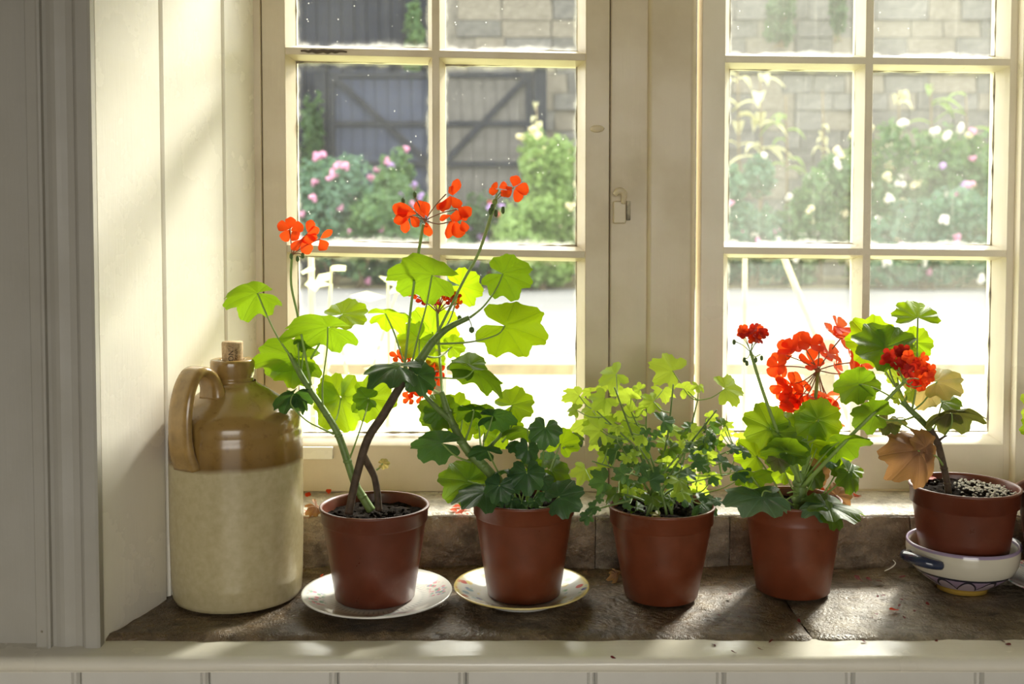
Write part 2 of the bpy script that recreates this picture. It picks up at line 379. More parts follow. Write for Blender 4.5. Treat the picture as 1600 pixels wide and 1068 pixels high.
# ------------------------------------------------------------------ stone sill: two worn slabs, the step behind and its limewashed ledge
STEP_Y, LEDGE_Z = 0.098, P(800, 803, 0.100).z
def fbm(p, o=5): return noise.fractal(Vector(p), 1.0, 2.0, o)
def slab(name, xa, xb, mat, parent, seed, left_taper=False):
    nx = max(8, int((xb - xa) / 0.006)); ys = [-0.1362, -0.1350, -0.1325, -0.128] + [-0.122 + i * 0.0062 for i in range(38)]
    vs = []; fs = []
    for i in range(nx + 1):
        for j, y in enumerate(ys):
            x = xa + (xb - xa) * i / nx
            if left_taper: x = max(x, RFX + (y - YW) * 0.26 - 0.004)
            z = 0.0030 * fbm((x * 7, y * 12, seed)) + 0.0016 * fbm((x * 35, y * 45, seed + 3), 3) - 0.0005
            e = min(1.0, max(0.0, (y + 0.1362) / 0.016)); z -= 0.016 * (1 - e) ** 2.2
            z += 0.006 * max(0, (y - 0.06) / 0.05) * (0.5 + noise.noise(Vector((x * 11, 3, seed))))
            sx = min(x - xa, xb - x); z -= 0.004 * max(0, 1 - sx / 0.008) if not (left_taper and x - xa < 0.05) else 0
            yy = y + (0.0022 * fbm((x * 16, 7, seed), 4) if j < 5 else 0)
            vs.append((x, yy, z))
    n = len(ys)
    for i in range(nx):
        for j in range(n - 1): fs.append((i*n+j, (i+1)*n+j, (i+1)*n+j+1, i*n+j+1))
    b = len(vs)                                               # skirt down at the front edge
    for i in range(nx + 1): v = vs[i*n]; vs.append((v[0], v[1] + 0.001, -0.03))
    for i in range(nx): fs.append((b+i, b+i+1, (i+1)*n, i*n))
    return MB().add(vs, fs).build(name, mat, parent)
sill = empty('stone_sill', (0.15, -0.02, -0.03)); tag(sill, 'worn brown sandstone window sill with a raised step at the back', kind='structure')
xj = PZ(1247, 960, 0).x
slab('sill_slab', RFX - 0.002, xj - 0.0006, MT['stone'], sill, 2.1, True)
slab('sill_slab', xj + 0.0006, RFX2 + 0.01, MT['stone_pale'], sill, 8.7)
def step_stone(xa, xb, seed, mat):
    nx = max(6, int((xb - xa) / 0.006)); vs = []; fs = []; nz_ = 16
    for i in range(nx + 1):
        x = xa + (xb - xa) * i / nx
        for j in range(nz_ + 1):
            t = j / nz_; z = -0.006 + (LEDGE_Z - 0.004) * t * 1.09
            y = STEP_Y + 0.006 * fbm((x * 10, z * 16, seed)) + 0.003 * fbm((x * 45, z * 50, seed), 3) + 0.012 * max(0, t - 0.82) ** 1.3 * 3 + 0.005 * (0.5 - t)
            vs.append((x, y, min(z, LEDGE_Z - 0.003)))
        vs.append((x, 0.216, LEDGE_Z - 0.003))
    n = nz_ + 2
    for i in range(nx):
        for j in range(n - 1): fs.append((i*n+j, (i+1)*n+j, (i+1)*n+j+1, i*n+j+1))
    return MB().add(vs, fs).build('step_stone', mat, sill)
MB().box(RBX - 0.06, RBX2 + 0.08, STEP_Y + 0.02, 0.216, -0.07, LEDGE_Z - 0.006).build('step_core', MT['stone'], sill, smooth=False)
MB().box(RFX, RFX2, -0.128, 0.12, -0.07, -0.012).build('bed_course', MT['stone'], sill, smooth=False)
cuts = [RBX - 0.06, P(930, 850, .1).x, P(1140, 850, .1).x, P(1420, 850, .1).x, RBX2 + 0.08]
for i in range(4): step_stone(cuts[i] + .0006, cuts[i+1] - .0006, 3.3 * i + 1, MT['stone'] if i in (0, 2) else MT['stone_pale'])
vs = []; fs = []; nx = 160; xa, xb = RBX - 0.06, RBX2 + 0.08; ys = [0, .002, .006, .012, .02, .03, .045, .06, .08, .1, .115]
for i in range(nx + 1):
    x = xa + (xb - xa) * i / nx; y0 = STEP_Y + 0.006 + 0.005 * fbm((x * 14, 5, 2), 5)
    vs.append((x, y0 + 0.001, LEDGE_Z - 0.0045))
    for j, y in enumerate(ys):
        vs.append((x, y0 + y * (0.118 / 0.115) * (0.216 - y0) / 0.118, LEDGE_Z + 0.0012 * fbm((x * 30, y * 40, 4), 3) - 0.003 * max(0, 1 - y / 0.006)))
n = len(ys) + 1
for i in range(nx):
    for j in range(n - 1): fs.append((i*n+j, (i+1)*n+j, (i+1)*n+j+1, i*n+j+1))
MB().add(vs, fs).build('ledge', MT['ledge'], sill)['label'] = 'pale limewashed ledge on top of the step'

# ------------------------------------------------------------------ windows: two casements of small panes
FY = 0.213                                                    # room face of the casements
def bar(p, q, wf, wb, depth, mat, parent, name, Y=FY, vertical=True):
    """moulded glazing bar between two points of the face plane: narrow front, wider at the glass"""
    p, q = Vector(p), Vector(q)
    ax = Vector((1, 0, 0)) if vertical else Vector((0, 0, 1))
    def sec(c): return [c + ax * u + Vector((0, y, 0)) for u, y in ((-wf/2, 0), (-wf/2 - .0010, .004), (-wb/2, depth*0.55), (-wb/2, depth), (wb/2, depth), (wb/2, depth*0.55), (wf/2 + .0010, .004), (wf/2, 0))]
    return MB().prism(sec(p), sec(q), None).build(name, mat, parent, smooth=True, bevel=0.0008)
def casement(name, label, xs, muntin_x, rows, tilt, top_y, bot_rail, pane_mat, Y, putty_seed, FM=None):
    """xs: outer left, inner left, inner right, outer right (pixels at the face); rows: pixel heights of bars at the left edge"""
    r = random.Random(putty_seed); FM = FM or MT['frame']
    X = lambda px: P(px, 500, Y).x
    Z = lambda py: P(800, py, Y).z
    root = empty(name, (X((xs[0] + xs[3]) / 2), Y, Z(bot_rail[1]))); root['kind'] = 'structure'; root['label'] = label
    xo0, xi0, xi1, xo1 = [X(v) for v in xs]
    zt, zr, zb = Z(top_y), Z(bot_rail[0]), Z(bot_rail[1])
    D = 0.042
    def stile(a, b, side):
        m = MB(); ch = 0.010
        if side < 0: sec = [(a, 0), (b, 0), (b + .0012, .004), (b + ch, D*.55), (b + ch, D), (a, D)]
        else: sec = [(b, D), (a - ch, D), (a - ch, D*.55), (a - .0012, .004), (a, 0), (b, 0)]
        m.prism([Vector((u, Y + v, zb)) for u, v in sec], [Vector((u, Y + v, zt + .03)) for u, v in sec], None).build('stile', FM, root, bevel=0.0012)
    stile(xo0, xi0, -1); stile(xi1, xo1, 1)
    m = MB(); sec = [(zb, 0), (zr - .004, 0), (zr, .006), (zr + .006, D*.6), (zr + .006, D), (zb, D)]
    m.prism([Vector((xi0 - .001, Y + v, u)) for u, v in sec], [Vector((xi1 + .001, Y + v, u)) for u, v in sec], None).build('bottom_rail', FM, root, bevel=0.0015)
    boxo('top_rail', xi0 - .001, xi1 + .001, Y, Y + D, zt, zt + .045, FM, root)
    xm = X(muntin_x)
    bar((xm, Y + .001, zr), (xm, Y + .001, zt), .0105, .0235, D - .004, FM, root, 'glazing_bar')
    zz = [zr] + [Z(v) for v in rows[::-1]] + [zt]
    sl = (Z(100 + tilt) - Z(100)) / (xi1 - xi0)
    for zc in zz[1:-1]:
        for (a, b) in ((xi0, xm - .004), (xm + .004, xi1)):
            bar((a, Y + .001, zc + sl * (a - xi0)), (b, Y + .001, zc + sl * (b - xi0)), .0095, .021, D - .004, FM, root, 'glazing_bar', vertical=False)
    for ci, (a, b) in enumerate(((xi0, xm), (xm, xi1))):
        for k in range(len(zz) - 1):
            z0, z1 = zz[k], zz[k + 1]
            tl = sl * ((a + b) / 2 - xi0)
            z0 += tl if k else 0; z1 += tl if k < len(zz) - 2 else 0
            boxo('pane', a + .004, b - .004, Y + .0265, Y + .0285, z0 + .003, z1 - .003, pane_mat, root, bevel=0)
            # crumbling putty and dirt where the pane meets the bars
            m = MB(); ins = 0.0112
            xa_, xb_, za_, zb_ = a + ins - .001, b - ins + .001, z0 + .0098, z1 - .0098
            for (p, q) in (((xa_, za_), (xb_, za_)), ((xb_, za_), (xb_, zb_)), ((xb_, zb_), (xa_, zb_)), ((xa_, zb_), (xa_, za_))):
                n = 14; pts = []; rad = []
                for i in range(n + 1):
                    t = i / n; pts.append((p[0] + (q[0]-p[0])*t, Y + .0262, p[1] + (q[1]-p[1])*t)); rad.append(max(.0003, .0011 + .0013 * r.uniform(-.8, 1)))
                m.tube(pts, rad, 5, 1)
            m.build('putty_line', MT['putty'], root)
    return root
w1 = casement('window_1', 'worn cream casement of small panes behind the tall geranium', (413, 449, 914, 951), 682, [83 - 310, 79, 388], 10, -232, (692, 768), MT['pane_left'], FY, 3)
w2 = casement('window_2', 'glare-lightened cream casement of small dusty panes behind the bowl', (1094, 1130, 1571, 1586), 1353, [93 - 305, 92, 391], 5, -232, (690, 768), MT['pane_right'], FY + 0.012, 5, MT['frame_glare'])
# frame around the casements
Xf = lambda px: P(px, 500, FY).x
zfb = P(800, 770, FY).z
o = boxo('trim_5', RBX - 0.03, Xf(412), FY - .003, FY + .07, zfb - .02, HEAD, MT['frame'], bevel=.002); tag(struct(o), 'worn cream frame jamb next to the boarded reveal')
o = boxo('trim_6', Xf(1587.5), RBX2 + 0.03, FY - .006, FY + .07, zfb - .02, HEAD, MT['frame_glare'], bevel=.002); tag(struct(o), 'cream frame jamb at the far end of the window')
mul = empty('trim_7', (Xf(1020), FY, zfb)); mul['kind'] = 'structure'; mul['label'] = 'broad worn cream mullion post between the two casements'
boxo('mullion_rebate', Xf(952.5), Xf(1013), FY + .003, FY + .07, zfb - .01, HEAD, MT['frame'], mul, .003)
sec = [(Xf(1011), .02), (Xf(1011), -.004), (Xf(1014), -.008), (Xf(1078), -.009), (Xf(1085), -.003), (Xf(1086), .07), (Xf(1012), .07)]
MB().prism([Vector((u, FY + v, zfb - .01)) for u, v in sec], [Vector((u, FY + v, HEAD)) for u, v in sec], None).build('mullion_post', MT['frame'], mul, bevel=.0025)
o = boxo('trim_8', RBX - .03, RBX2 + .03, FY - .003, FY + .07, P(800, -236, FY).z - .002, HEAD + .01, MT['frame']); tag(struct(o), 'cream head of the window frame')
o = boxo('trim_9', RBX - .03, RBX2 + .03, FY + .004, FY + .075, zfb - .02, zfb + .003, MT['frame']); tag(struct(o), 'cream bottom member of the window frame')
# painted-over catch on the mullion, nail stub and packing strip on the casement
lt = P(968, 322, FY - .002); sc = S(FY, 320)
m = MB().box(lt.x - 10*sc, lt.x + 10*sc, FY - .006, FY + .004, lt.z - 27*sc, lt.z + 8*sc)
c = m.build('latch_plate', MT['frame'], mul, smooth=True, bevel=.002)
MB().tube([(lt.x - 8*sc, FY - .010, lt.z + 18*sc), (lt.x - 2*sc, FY - .012, lt.z + 24*sc), (lt.x + 6*sc, FY - .010, lt.z + 20*sc), (lt.x + 5*sc, FY - .006, lt.z + 4*sc)], [.0035, .0045, .0045, .003], 8).build('latch_hook', MT['frame'], mul)
MB().box(lt.x + 11*sc, lt.x + 17*sc, FY - .004, FY + .004, lt.z - 22*sc, lt.z + 8*sc).build('latch_keep', MT['putty'], mul, bevel=.001)
k = P(933, 201, FY - .003)
MB().ball(k, .0042, 10, 6, (2.4, 1.1, 1.2)).build('painted_stub', MT['frame'], w1)
a = P(470, 706, FY - .004); b = P(520, 706, FY - .004)
boxo('packing_strip', a.x, b.x, FY - .006, FY + .002, P(470, 716, FY).z, P(470, 697, FY).z, MT['cream'], w1, .001)
m = MB(); pts = [P(x, 80 + (x - 470) * .02 + rnd.uniform(-1.5, 1.5), FY - .0002) for x in range(470, 546, 6)]
m.tube(pts, [.0012 + .0022 * math.sin(math.pi * i / (len(pts) - 1)) * rnd.uniform(.5, 1) for i in range(len(pts))], 6, 2); m.build('rotted_patch', MT['timber'], w1)
# ------------------------------------------------------------------ the garden beyond the glass
GZ = -0.72
def mat_ground(name, a, b, c, sc, bumpd=0.03):
    t = NT(name); v = t.coord('Object'); n1 = t.noise(v, sc, 6, 0.6); n2 = t.noise(v, sc * 14, 4, 0.7)
    colr = t.mix(t.ramp(n2, [(0.3, 0.0), (0.7, 0.7)]), t.ramp(n1, [(0.35, a), (0.65, b)]), c)
    t.principled(colr, 0.9, t.bump(n2, 0.6, bumpd)); return t.m
MT['lawn'] = mat_ground('dry_lawn', (0.34, 0.38, 0.14), (0.50, 0.50, 0.24), (0.56, 0.54, 0.33), 0.8)
MT['road'] = mat_ground('pale_gravel', (0.115, 0.118, 0.122), (0.15, 0.152, 0.155), (0.19, 0.19, 0.19), 0.7)
MT['earth'] = mat_ground('garden_earth', (0.07, 0.055, 0.035), (0.12, 0.10, 0.06), (0.16, 0.15, 0.07), 1.5)
o = MB().box(-60, 60, 0.4, 8.0, GZ - 0.3, GZ).build('ground_lawn', MT['lawn'], smooth=False); tag(struct(o), 'sunlit pale lawn just outside the window')
o = MB().box(-60, 60, 8.0, 16.6, GZ - 0.3, GZ + 0.01).build('ground_road', MT['road'], smooth=False); tag(struct(o), 'pale gravel lane beyond the lawn')
o = MB().box(-60, 60, 16.6, 40, GZ - 0.3, GZ + 0.05).build('ground_border', MT['earth'], smooth=False); tag(struct(o), 'dark earth of the flower border by the wall')
o = MB().box(-60, 60, -60, RY0 - .2, GZ - 0.3, GZ).build('ground_terrace', MT['road'], smooth=False); tag(struct(o), 'pale terrace behind the room')

MT['block'] = mat_stone('grey_wall_stone', (0.085, 0.084, 0.084), (0.130, 0.127, 0.122), (0.19, 0.184, 0.172), 0.85)
MT['block2'] = mat_stone('buff_wall_stone', (0.115, 0.104, 0.085), (0.175, 0.160, 0.134), (0.22, 0.206, 0.178), 0.85)
MT['mortar'] = mat_plain('wall_mortar', (0.115, 0.108, 0.096), 0.95, 0.3, 6)
WY = 19.6
xs0, xs1 = P(690, 200, WY).x, P(1680, 200, WY).x
wall = empty('wall_garden', ((xs0 + xs1) / 2, WY, GZ)); tag(wall, 'tall coursed grey stone wall closing the garden', kind='structure')
MB().box(xs0, xs1 + 14, WY + 0.06, WY + 0.5, GZ, 5.6).build('mortar_core', MT['mortar'], wall, smooth=False)
MB().box(xs1 + .3, xs1 + 14, WY, WY + 0.06, GZ, 5.6).build('stone_face', MT['block'], wall, smooth=False)
blocks = []
for i in range(6):
    m = MB(); rr = random.Random(i); b = m.box(-.5, .5, 0, 1, -.5, .5)
    me = bpy.data.meshes.new('stone'); vs = [(x + rr.uniform(-.025, .025), y + rr.uniform(-.3, .3) * (y < .5), z + rr.uniform(-.04, .04)) for x, y, z in m.v]
    me.from_pydata(vs, [], m.f); me.materials.append(MT['block'] if i % 3 else MT['block2']); blocks.append(me)
z = GZ + 1.2; rw = random.Random(11); n = 0
while z < 5.5:
    h = rw.uniform(0.27, 0.40); x = xs0 - rw.uniform(0, .5)
    while x < xs1:
        wd = rw.uniform(0.5, 1.0)
        if x > xs0 - .05 and x + wd < xs1 + .3:
            o = bpy.data.objects.new('stone', blocks[rw.randrange(6)])
            bev = None
            link(o, wall, Matrix.Translation((x + wd/2, WY, z + h/2)) @ Matrix.Diagonal((wd - .025, 0.12, h - .025, 1))); n += 1
        x += wd
    z += h
# dark timber barn wall at the gate's side
MT['barn'] = mat_plain('tarred_boards', (0.011, 0.013, 0.022), 0.7, 0.35, 3, 0.4, spec=.12)
MT['gate'] = mat_plain('blue_grey_gate_boards', (0.034, 0.040, 0.064), 0.75, 0.25, 4, 0.4, spec=.12)
MT['gate_old'] = mat_plain('weathered_gate_boards', (0.080, 0.077, 0.076), 0.8, 0.3, 4, 0.4, spec=.12)
MT['gate_dark'] = mat_plain('dark_gate_timber', (0.016, 0.018, 0.025), 0.7, 0.25, 4, 0.3, spec=.12)
bx0, bx1 = P(-320, 100, WY).x, xs0
barn = empty('wall_barn', ((bx0 + bx1) / 2, WY, GZ)); tag(barn, 'dark tarred board wall of an outbuilding over the gate', kind='structure')
nb_ = 52
for i in range(nb_):
    a = bx0 + (bx1 - bx0) * i / nb_; b = bx0 + (bx1 - bx0) * (i + 1) / nb_
    boxo('board', a + .008, b - .008, WY + rnd.uniform(.0, .03), WY + .1, GZ, 5.6, MT['barn'], barn, 0)
MB().box(bx0, bx1, WY + .1, WY + .2, GZ, 5.6).build('board_backing', MT['barn'], barn, smooth=False)
# double gate with framed, braced leaves
GY = 19.0
def gate_leaf(xa, xb, hinge_right, mat, label, nm):
    root = empty('gate_leaf', ((xa + xb) / 2, GY, GZ)); tag(root, label, 'gate', 'leaves of the double gate')
    z0 = GZ + .1; z1 = P(670, 112, GY).z; zm = P(670, 193, GY).z; zl = P(670, 256, GY).z
    for i in range(nm):
        a = xa + (xb - xa) * i / nm; b = xa + (xb - xa) * (i + 1) / nm
        boxo('plank', a + .006, b - .006, GY + .02, GY + .05, z0, z1 - rnd.uniform(-.03, .06), mat, root, 0)
    for zc in (z1 - .06, zm, zl, z0 + .1): boxo('rail', xa, xb, GY - .04, GY + .02, zc - .05, zc + .05, MT['gate_dark'], root, 0)
    for xc in (xa + .06, xb - .06): boxo('post', xc - .07, xc + .07, GY - .05, GY + .02, z0, z1, MT['gate_dark'], root, 0)
    p, q = ((xb - .1, z1 - .1), (xa + .1, zl)) if hinge_right else ((xa + .1, z1 - .1), (xb - .1, zl))
    d = Vector((q[0] - p[0], 0, q[1] - p[1])).normalized(); nn = Vector((d.z, 0, -d.x)) * .055
    P0, Q0 = Vector((p[0], GY - .045, p[1])), Vector((q[0], GY - .045, q[1])); e = Vector((0, .06, 0))
    MB().prism([P0 + nn, P0 - nn, P0 - nn + e, P0 + nn + e], [Q0 + nn, Q0 - nn, Q0 - nn + e, Q0 + nn + e], None).build('brace', MT['gate_dark'], root, smooth=False)
ga, gm, gb = P(513, 200, GY).x, P(682, 200, GY).x, P(832, 200, GY).x
gate_leaf(ga, gm - .02, False, MT['gate'], 'blue-grey boarded gate leaf with a diagonal brace falling to the centre', 9)
gate_leaf(gm + .02, gb, True, MT['gate_old'], 'weathered grey gate leaf with a diagonal brace rising to its post', 8)
o = boxo('gate_post', gb + .02, gb + .26, GY - .1, GY + .2, GZ, P(670, 90, GY).z, MT['gate_dark'], None, .01); tag(o, 'dark square post beside the weathered gate leaf', 'post')
o = boxo('gate_post', ga - .24, ga - .02, GY - .1, GY + .2, GZ, P(670, 100, GY).z, MT['gate_dark'], None, .01); tag(o, 'dark square post beside the blue-grey gate leaf', 'post')

# shrubs: lumpy crowns of many small leaves, stems below
def mat_foliage(name, a, b, tr):
    t = NT(name); n = t.noise(t.coord('Object'), 3.5, 5, 0.7); oi = t.n('ShaderNodeObjectInfo')
    p = t.principled(t.ramp(n, [(0.32, a), (0.68, b)]), 0.55, finish=False, spec=0.3)
    tl = t.n('ShaderNodeBsdfTranslucent'); tl.inputs[0].default_value = (*tr, 1)
    t.l(t.mixsh(0.42, p, tl.outputs[0]), t.out.inputs[0]); return t.m
FO = {'mid': mat_foliage('shrub_leaves', (0.020, 0.055, 0.025), (0.105, 0.19, 0.085), (0.22, 0.36, 0.12)),
      'blue': mat_foliage('blue_green_leaves', (0.022, 0.058, 0.042), (0.115, 0.21, 0.15), (0.19, 0.34, 0.18)),
      'lime': mat_foliage('lime_leaves', (0.09, 0.16, 0.045), (0.22, 0.32, 0.11), (0.36, 0.50, 0.17)),
      'dark': mat_foliage('dark_climber_leaves', (0.025, 0.055, 0.025), (0.07, 0.13, 0.06), (0.10, 0.18, 0.06)),
      'pale': mat_foliage('sunlit_pale_leaves', (0.50, 0.50, 0.28), (0.72, 0.70, 0.45), (0.80, 0.80, 0.50))}  # pale tone holds the strong sunlight on these leaves in its colour
FL = {'pink': mat_petal('pink_blossom', (0.80, 0.42, 0.62), (0.8, 0.42, 0.62)), 'cream': mat_petal('cream_blossom', (0.88, 0.82, 0.58), (0.85, 0.8, 0.5)),
      'lilac': mat_petal('lilac_blossom', (0.55, 0.38, 0.72), (0.6, 0.4, 0.75)), 'white': mat_petal('white_blossom', (0.9, 0.88, 0.85), (0.9, 0.88, 0.8)),
      'brick': mat_petal('brick_red_blossom', (0.5, 0.10, 0.07), (0.5, 0.1, 0.06))}
MT['twig'] = mat_plain('shrub_twigs', (0.12, 0.09, 0.05), 0.8, 0.3)
def leafcloud(c, rx, ry, rz, n, size, seed, lumps=9):
    r = random.Random(seed); m = MB(); cs = []
    for k in range(lumps):
        a = r.uniform(0, 6.28); q = r.uniform(0.1, 0.72)
        cs.append((Vector((c[0] + rx*q*math.cos(a), c[1] + ry*q*math.sin(a), c[2] + rz*r.uniform(-.75, .62))), r.uniform(.30, .50)))
    for i in range(n):
        lc, lr = cs[r.randrange(lumps)]
        d = Vector((r.gauss(0,1), r.gauss(0,1), r.gauss(0,1))).normalized()
        k = r.uniform(.55, 1.05); p = lc + Vector((d.x*rx*lr*k, d.y*ry*lr*k, d.z*rz*lr*k*0.9))
        if p.z < GZ + .06: p.z = GZ + .06 + r.uniform(0, .2)
        u = (d + Vector((r.gauss(0,.6), r.gauss(0,.6), r.gauss(0,.6)))).normalized()
        s_ = u.cross(Vector((r.gauss(0,1), r.gauss(0,1), r.gauss(0,1)))).normalized(); t_ = u.cross(s_)
        L = size * r.uniform(.6, 1.3); Wd = L * .42
        m.add([p - s_*L*.5, p + t_*Wd + u*L*.06, p + s_*L*.5 - u*L*.12, p - t_*Wd + u*L*.06], [(0, 1, 2), (0, 2, 3)])
    return m, cs
def shrub(px, top, wpx, Y, kind, label, fl=None, nfl=0, flr=.05, seed=0, n=2600, size=.125, name='flowering_shrub', base=None, cat='shrub'):
    x = P(px, 400, Y).x; zt = P(px, top, Y).z; zb = GZ if base is None else P(px, base, Y).z
    rx = wpx / 2 * S(Y, 300); rz = (zt - zb) / 2; c = (x, Y, zb + rz * 1.02)
    root = empty(name, (x, Y, zb)); tag(root, label, cat, 'plants in the garden border')
    m, cs = leafcloud(c, rx, min(rx, 0.9), rz, n, size, seed, 12)
    f = m.build('foliage', FO[kind], root, smooth=False); f['kind'] = 'stuff'
    st = MB(); r = random.Random(seed + 50)
    for k in range(5):
        q = cs[k][0]; st.tube([(x + r.uniform(-.12, .12), Y, zb), ((x + q.x)/2 + r.uniform(-.1,.1), (Y + q.y)/2, (zb + q.z)/2), q], [.025, .016, .008], 5, 3)
    st.build('stems', MT['twig'], root)
    if fl:
        names = fl if isinstance(fl, tuple) else (fl,)
        for nm in names:
            b = MB()
            for k in range(nfl):
                lc, lr = cs[r.randrange(len(cs))]
                d = Vector((r.gauss(0, .8), -abs(r.gauss(0, 1)), r.gauss(.4, .8))).normalized()
                p = lc + Vector((d.x*rx*lr*1.05, d.y*.9*lr, d.z*rz*lr*.95))
                for j in range(5):
                    e = Vector((r.gauss(0,1), r.gauss(0,1), r.gauss(0,1))).normalized() * flr * .6
                    b.ball(p + e, flr * r.uniform(.4, .7), 6, 3)
            o = b.build('blossoms', FL[nm], root); o['kind'] = 'stuff'
    return root
shrub(487, 122, 46, 18.6, 'dark', 'dark climber growing up beside the blue-grey gate leaf', seed=1, n=900, size=.13, name='climber')
shrub(380, 240, 190, 17.2, 'mid', 'green shrub beyond the frame jamb in the border', None, 0, .06, 31, 1600)
shrub(515, 205, 165, 16.9, 'blue', 'blue-green shrub dotted with pink blossom in front of the gate', ('pink',), 26, .075, 2, 3600)
shrub(620, 228, 150, 17.3, 'mid', 'green shrub with pink and lilac blossom before the gate centre', ('pink', 'lilac'), 14, .07, 3, 3200)
shrub(560, 290, 190, 16.5, 'mid', 'low rounded green shrub at the foot of the gate', ('pink',), 8, .06, 4, 2600)
shrub(745, 300, 120, 17.2, 'dark', 'low dark plant with brick-red blossom under the braced gate leaf', ('brick', 'lilac'), 12, .06, 5, 1500)
shrub(860, 180, 120, 17.0, 'lime', 'tall lime-green plant with cream heads beside the gate post', ('cream',), 16, .085, 6, 3000)
shrub(840, 285, 170, 16.2, 'lime', 'low bright green clump before the gate post', None, 0, .06, 7, 2600, .13)
shrub(690, 345, 150, 16.4, 'mid', 'low green ground cover along the lane by the gate', None, 0, .06, 17, 1800)
shrub(985, 250, 150, 17.0, 'mid', 'green shrub hidden behind the mullion post', None, 0, .06, 18, 1600)
shrub(1170, 235, 150, 16.6, 'blue', 'blue-green shrub low in the border behind the crimson geranium', ('white', 'pink'), 7, .06, 8, 3200)
shrub(1275, 215, 150, 16.9, 'mid', 'green shrub with white blossom behind the large red flower head', ('white', 'cream'), 10, .07, 9, 3000)
shrub(1335, 165, 90, 17.6, 'lime', 'slender lime-green bush behind a glazing bar', ('cream',), 12, .08, 10, 1500)
shrub(1425, 168, 150, 17.0, 'mid', 'wide border shrub covered in cream and lilac blossom', ('cream', 'lilac', 'white'), 12, .085, 11, 3200)
shrub(1530, 160, 140, 17.2, 'mid', 'green shrub with pink blossom at the far end of the border', ('pink', 'cream'), 8, .07, 12, 2800)
shrub(1450, 290, 240, 16.3, 'blue', 'low spreading shrub with pink blossom along the lane', ('pink', 'white'), 8, .08, 13, 3200)
shrub(1215, -20, 60, 19.2, 'dark', 'dark ivy hanging on the stone wall over the tall plants', None, 0, .05, 14, 700, .16, 'wall_ivy', 75)
shrub(1302, -40, 26, 19.2, 'dark', 'narrow strand of ivy on the stone wall', None, 0, .05, 15, 420, .16, 'wall_ivy', 66)
shrub(648, -20, 44, 19.35, 'mid', 'yellow-green creeper clinging to the dark outbuilding', None, 0, .05, 16, 520, .14, 'wall_ivy', 150)
# tall strap-leaved plants catching the sun in front of the wall
def tall_plant(px, top, Y, nleaf, spread, label, seed, kind='pale', L=.9):
    r = random.Random(seed); x = P(px, 400, Y).x; zt = P(px, top, Y).z
    root = empty('tall_border_plant', (x, Y, GZ)); tag(root, label, 'plant', 'plants in the garden border')
    MB().tube([(x, Y, GZ), (x + .04, Y, (GZ + zt)/2), (x, Y, zt)], [.03, .025, .012], 6).build('stem', MT['twig'], root)
    for k in range(nleaf):
        a = r.uniform(0, 6.28); z = zt - r.uniform(0, 1) * (zt - GZ) * .42; d = Vector((math.cos(a), math.sin(a) * .6, 0)); s_ = Vector((-d.y, d.x, 0)).normalized()
        m = MB(); vs = []; n = 6; ll = L * r.uniform(.6, 1.1)
        for i in range(n + 1):
            t = i / n; c = Vector((x, Y, z)) + d * ll * spread * t + Vector((0, 0, ll * (.55 * t - .75 * t * t))); wv = .11 * math.sin(math.pi * min(1, t * .96 + .04)) * ll
            vs += [c + s_*wv + Vector((0,0,.03)), c, c - s_*wv + Vector((0,0,.03))]
        m.add(vs, [(3*i+j, 3*i+j+1, 3*i+j+4, 3*i+j+3) for i in range(n) for j in range(2)]).build('leaf', FO[kind], root)
tall_plant(1185, 125, 17.9, 13, .8, 'tall plant with broad arching pale leaves against the wall', 1, 'pale', 1.0)
tall_plant(1225, 150, 17.7, 9, .6, 'tall pale-leaved plant beside the broad arching one', 2, 'lime', .8)
tall_plant(1282, 140, 17.8, 8, .35, 'slender upright pale spike behind the large red flower head', 3, 'pale', .55)
tall_plant(1150, 110, 18.1, 9, .7, 'tall pale plant with strap leaves at the post side of the border', 7, 'pale', .9)
tall_plant(1450, 135, 18.0, 9, .8, 'tall lime strap-leaved plant above the blossom shrub', 8, 'lime', .8)
tall_plant(1400, 140, 18.2, 8, .8, 'tall pale plant rising from the cream blossom', 4, 'pale', .8)
tall_plant(1505, 150, 18.2, 7, .8, 'tall yellowish plant near the end of the wall', 5, 'lime', .8)
tall_plant(838, 165, 17.9, 7, .5, 'tall plant with pale heads against the gate post', 6, 'pale', .5)

# rail fence, canes and a pale leggy plant close outside the glass
MT['rail'] = mat_plain('weathered_rail', (0.30, 0.24, 0.16), 0.85, 0.3, 12, 0.4)
MT['cane'] = mat_plain('bamboo_cane', (0.55, 0.45, 0.27), 0.6, 0.2, 20, 0.2)
FYO = 2.0
fr = empty('rail_fence', (0.2, FYO, GZ)); tag(fr, 'low weathered rail fence across the lawn just outside', 'fence')
zr = P(800, 576, FYO).z
for (a, b) in ((-3.0, -0.9), (-0.9, 0.95), (0.95, 3.0)): boxo('rail', a, b, FYO - .015, FYO + .015, zr - .017, zr + .017, MT['rail'], fr, .004)
for x in (-2.2, -0.9, 0.95, 2.4): boxo('fence_post', x - .04, x + .04, FYO + .017, FYO + .09, GZ, zr + .09, MT['rail'], fr, .006)
def cane(a, b, r_, label):
    o = MB().tube([a, (Vector(a) + Vector(b)) / 2 + Vector((.004, 0, 0)), b], r_, 8, 3).build('garden_cane', MT['cane']); tag(o, label, 'cane', 'canes in the lawn'); return o
def ground_at(px, py, Y): p = P(px, py, Y); return (p.x, Y, GZ)
cane(ground_at(483, 400, 1.7), P(486, 393, 1.7), .0085, 'upright bamboo cane behind the left casement panes')
cane(ground_at(1160, 400, 1.7), P(1164, 395, 1.7), .0065, 'thin upright cane behind the crimson geranium')
p = P(1222, 395, 2.5); cane((p.x + .45, 2.6, GZ), p, .011, 'leaning pale cane beyond the right casement')
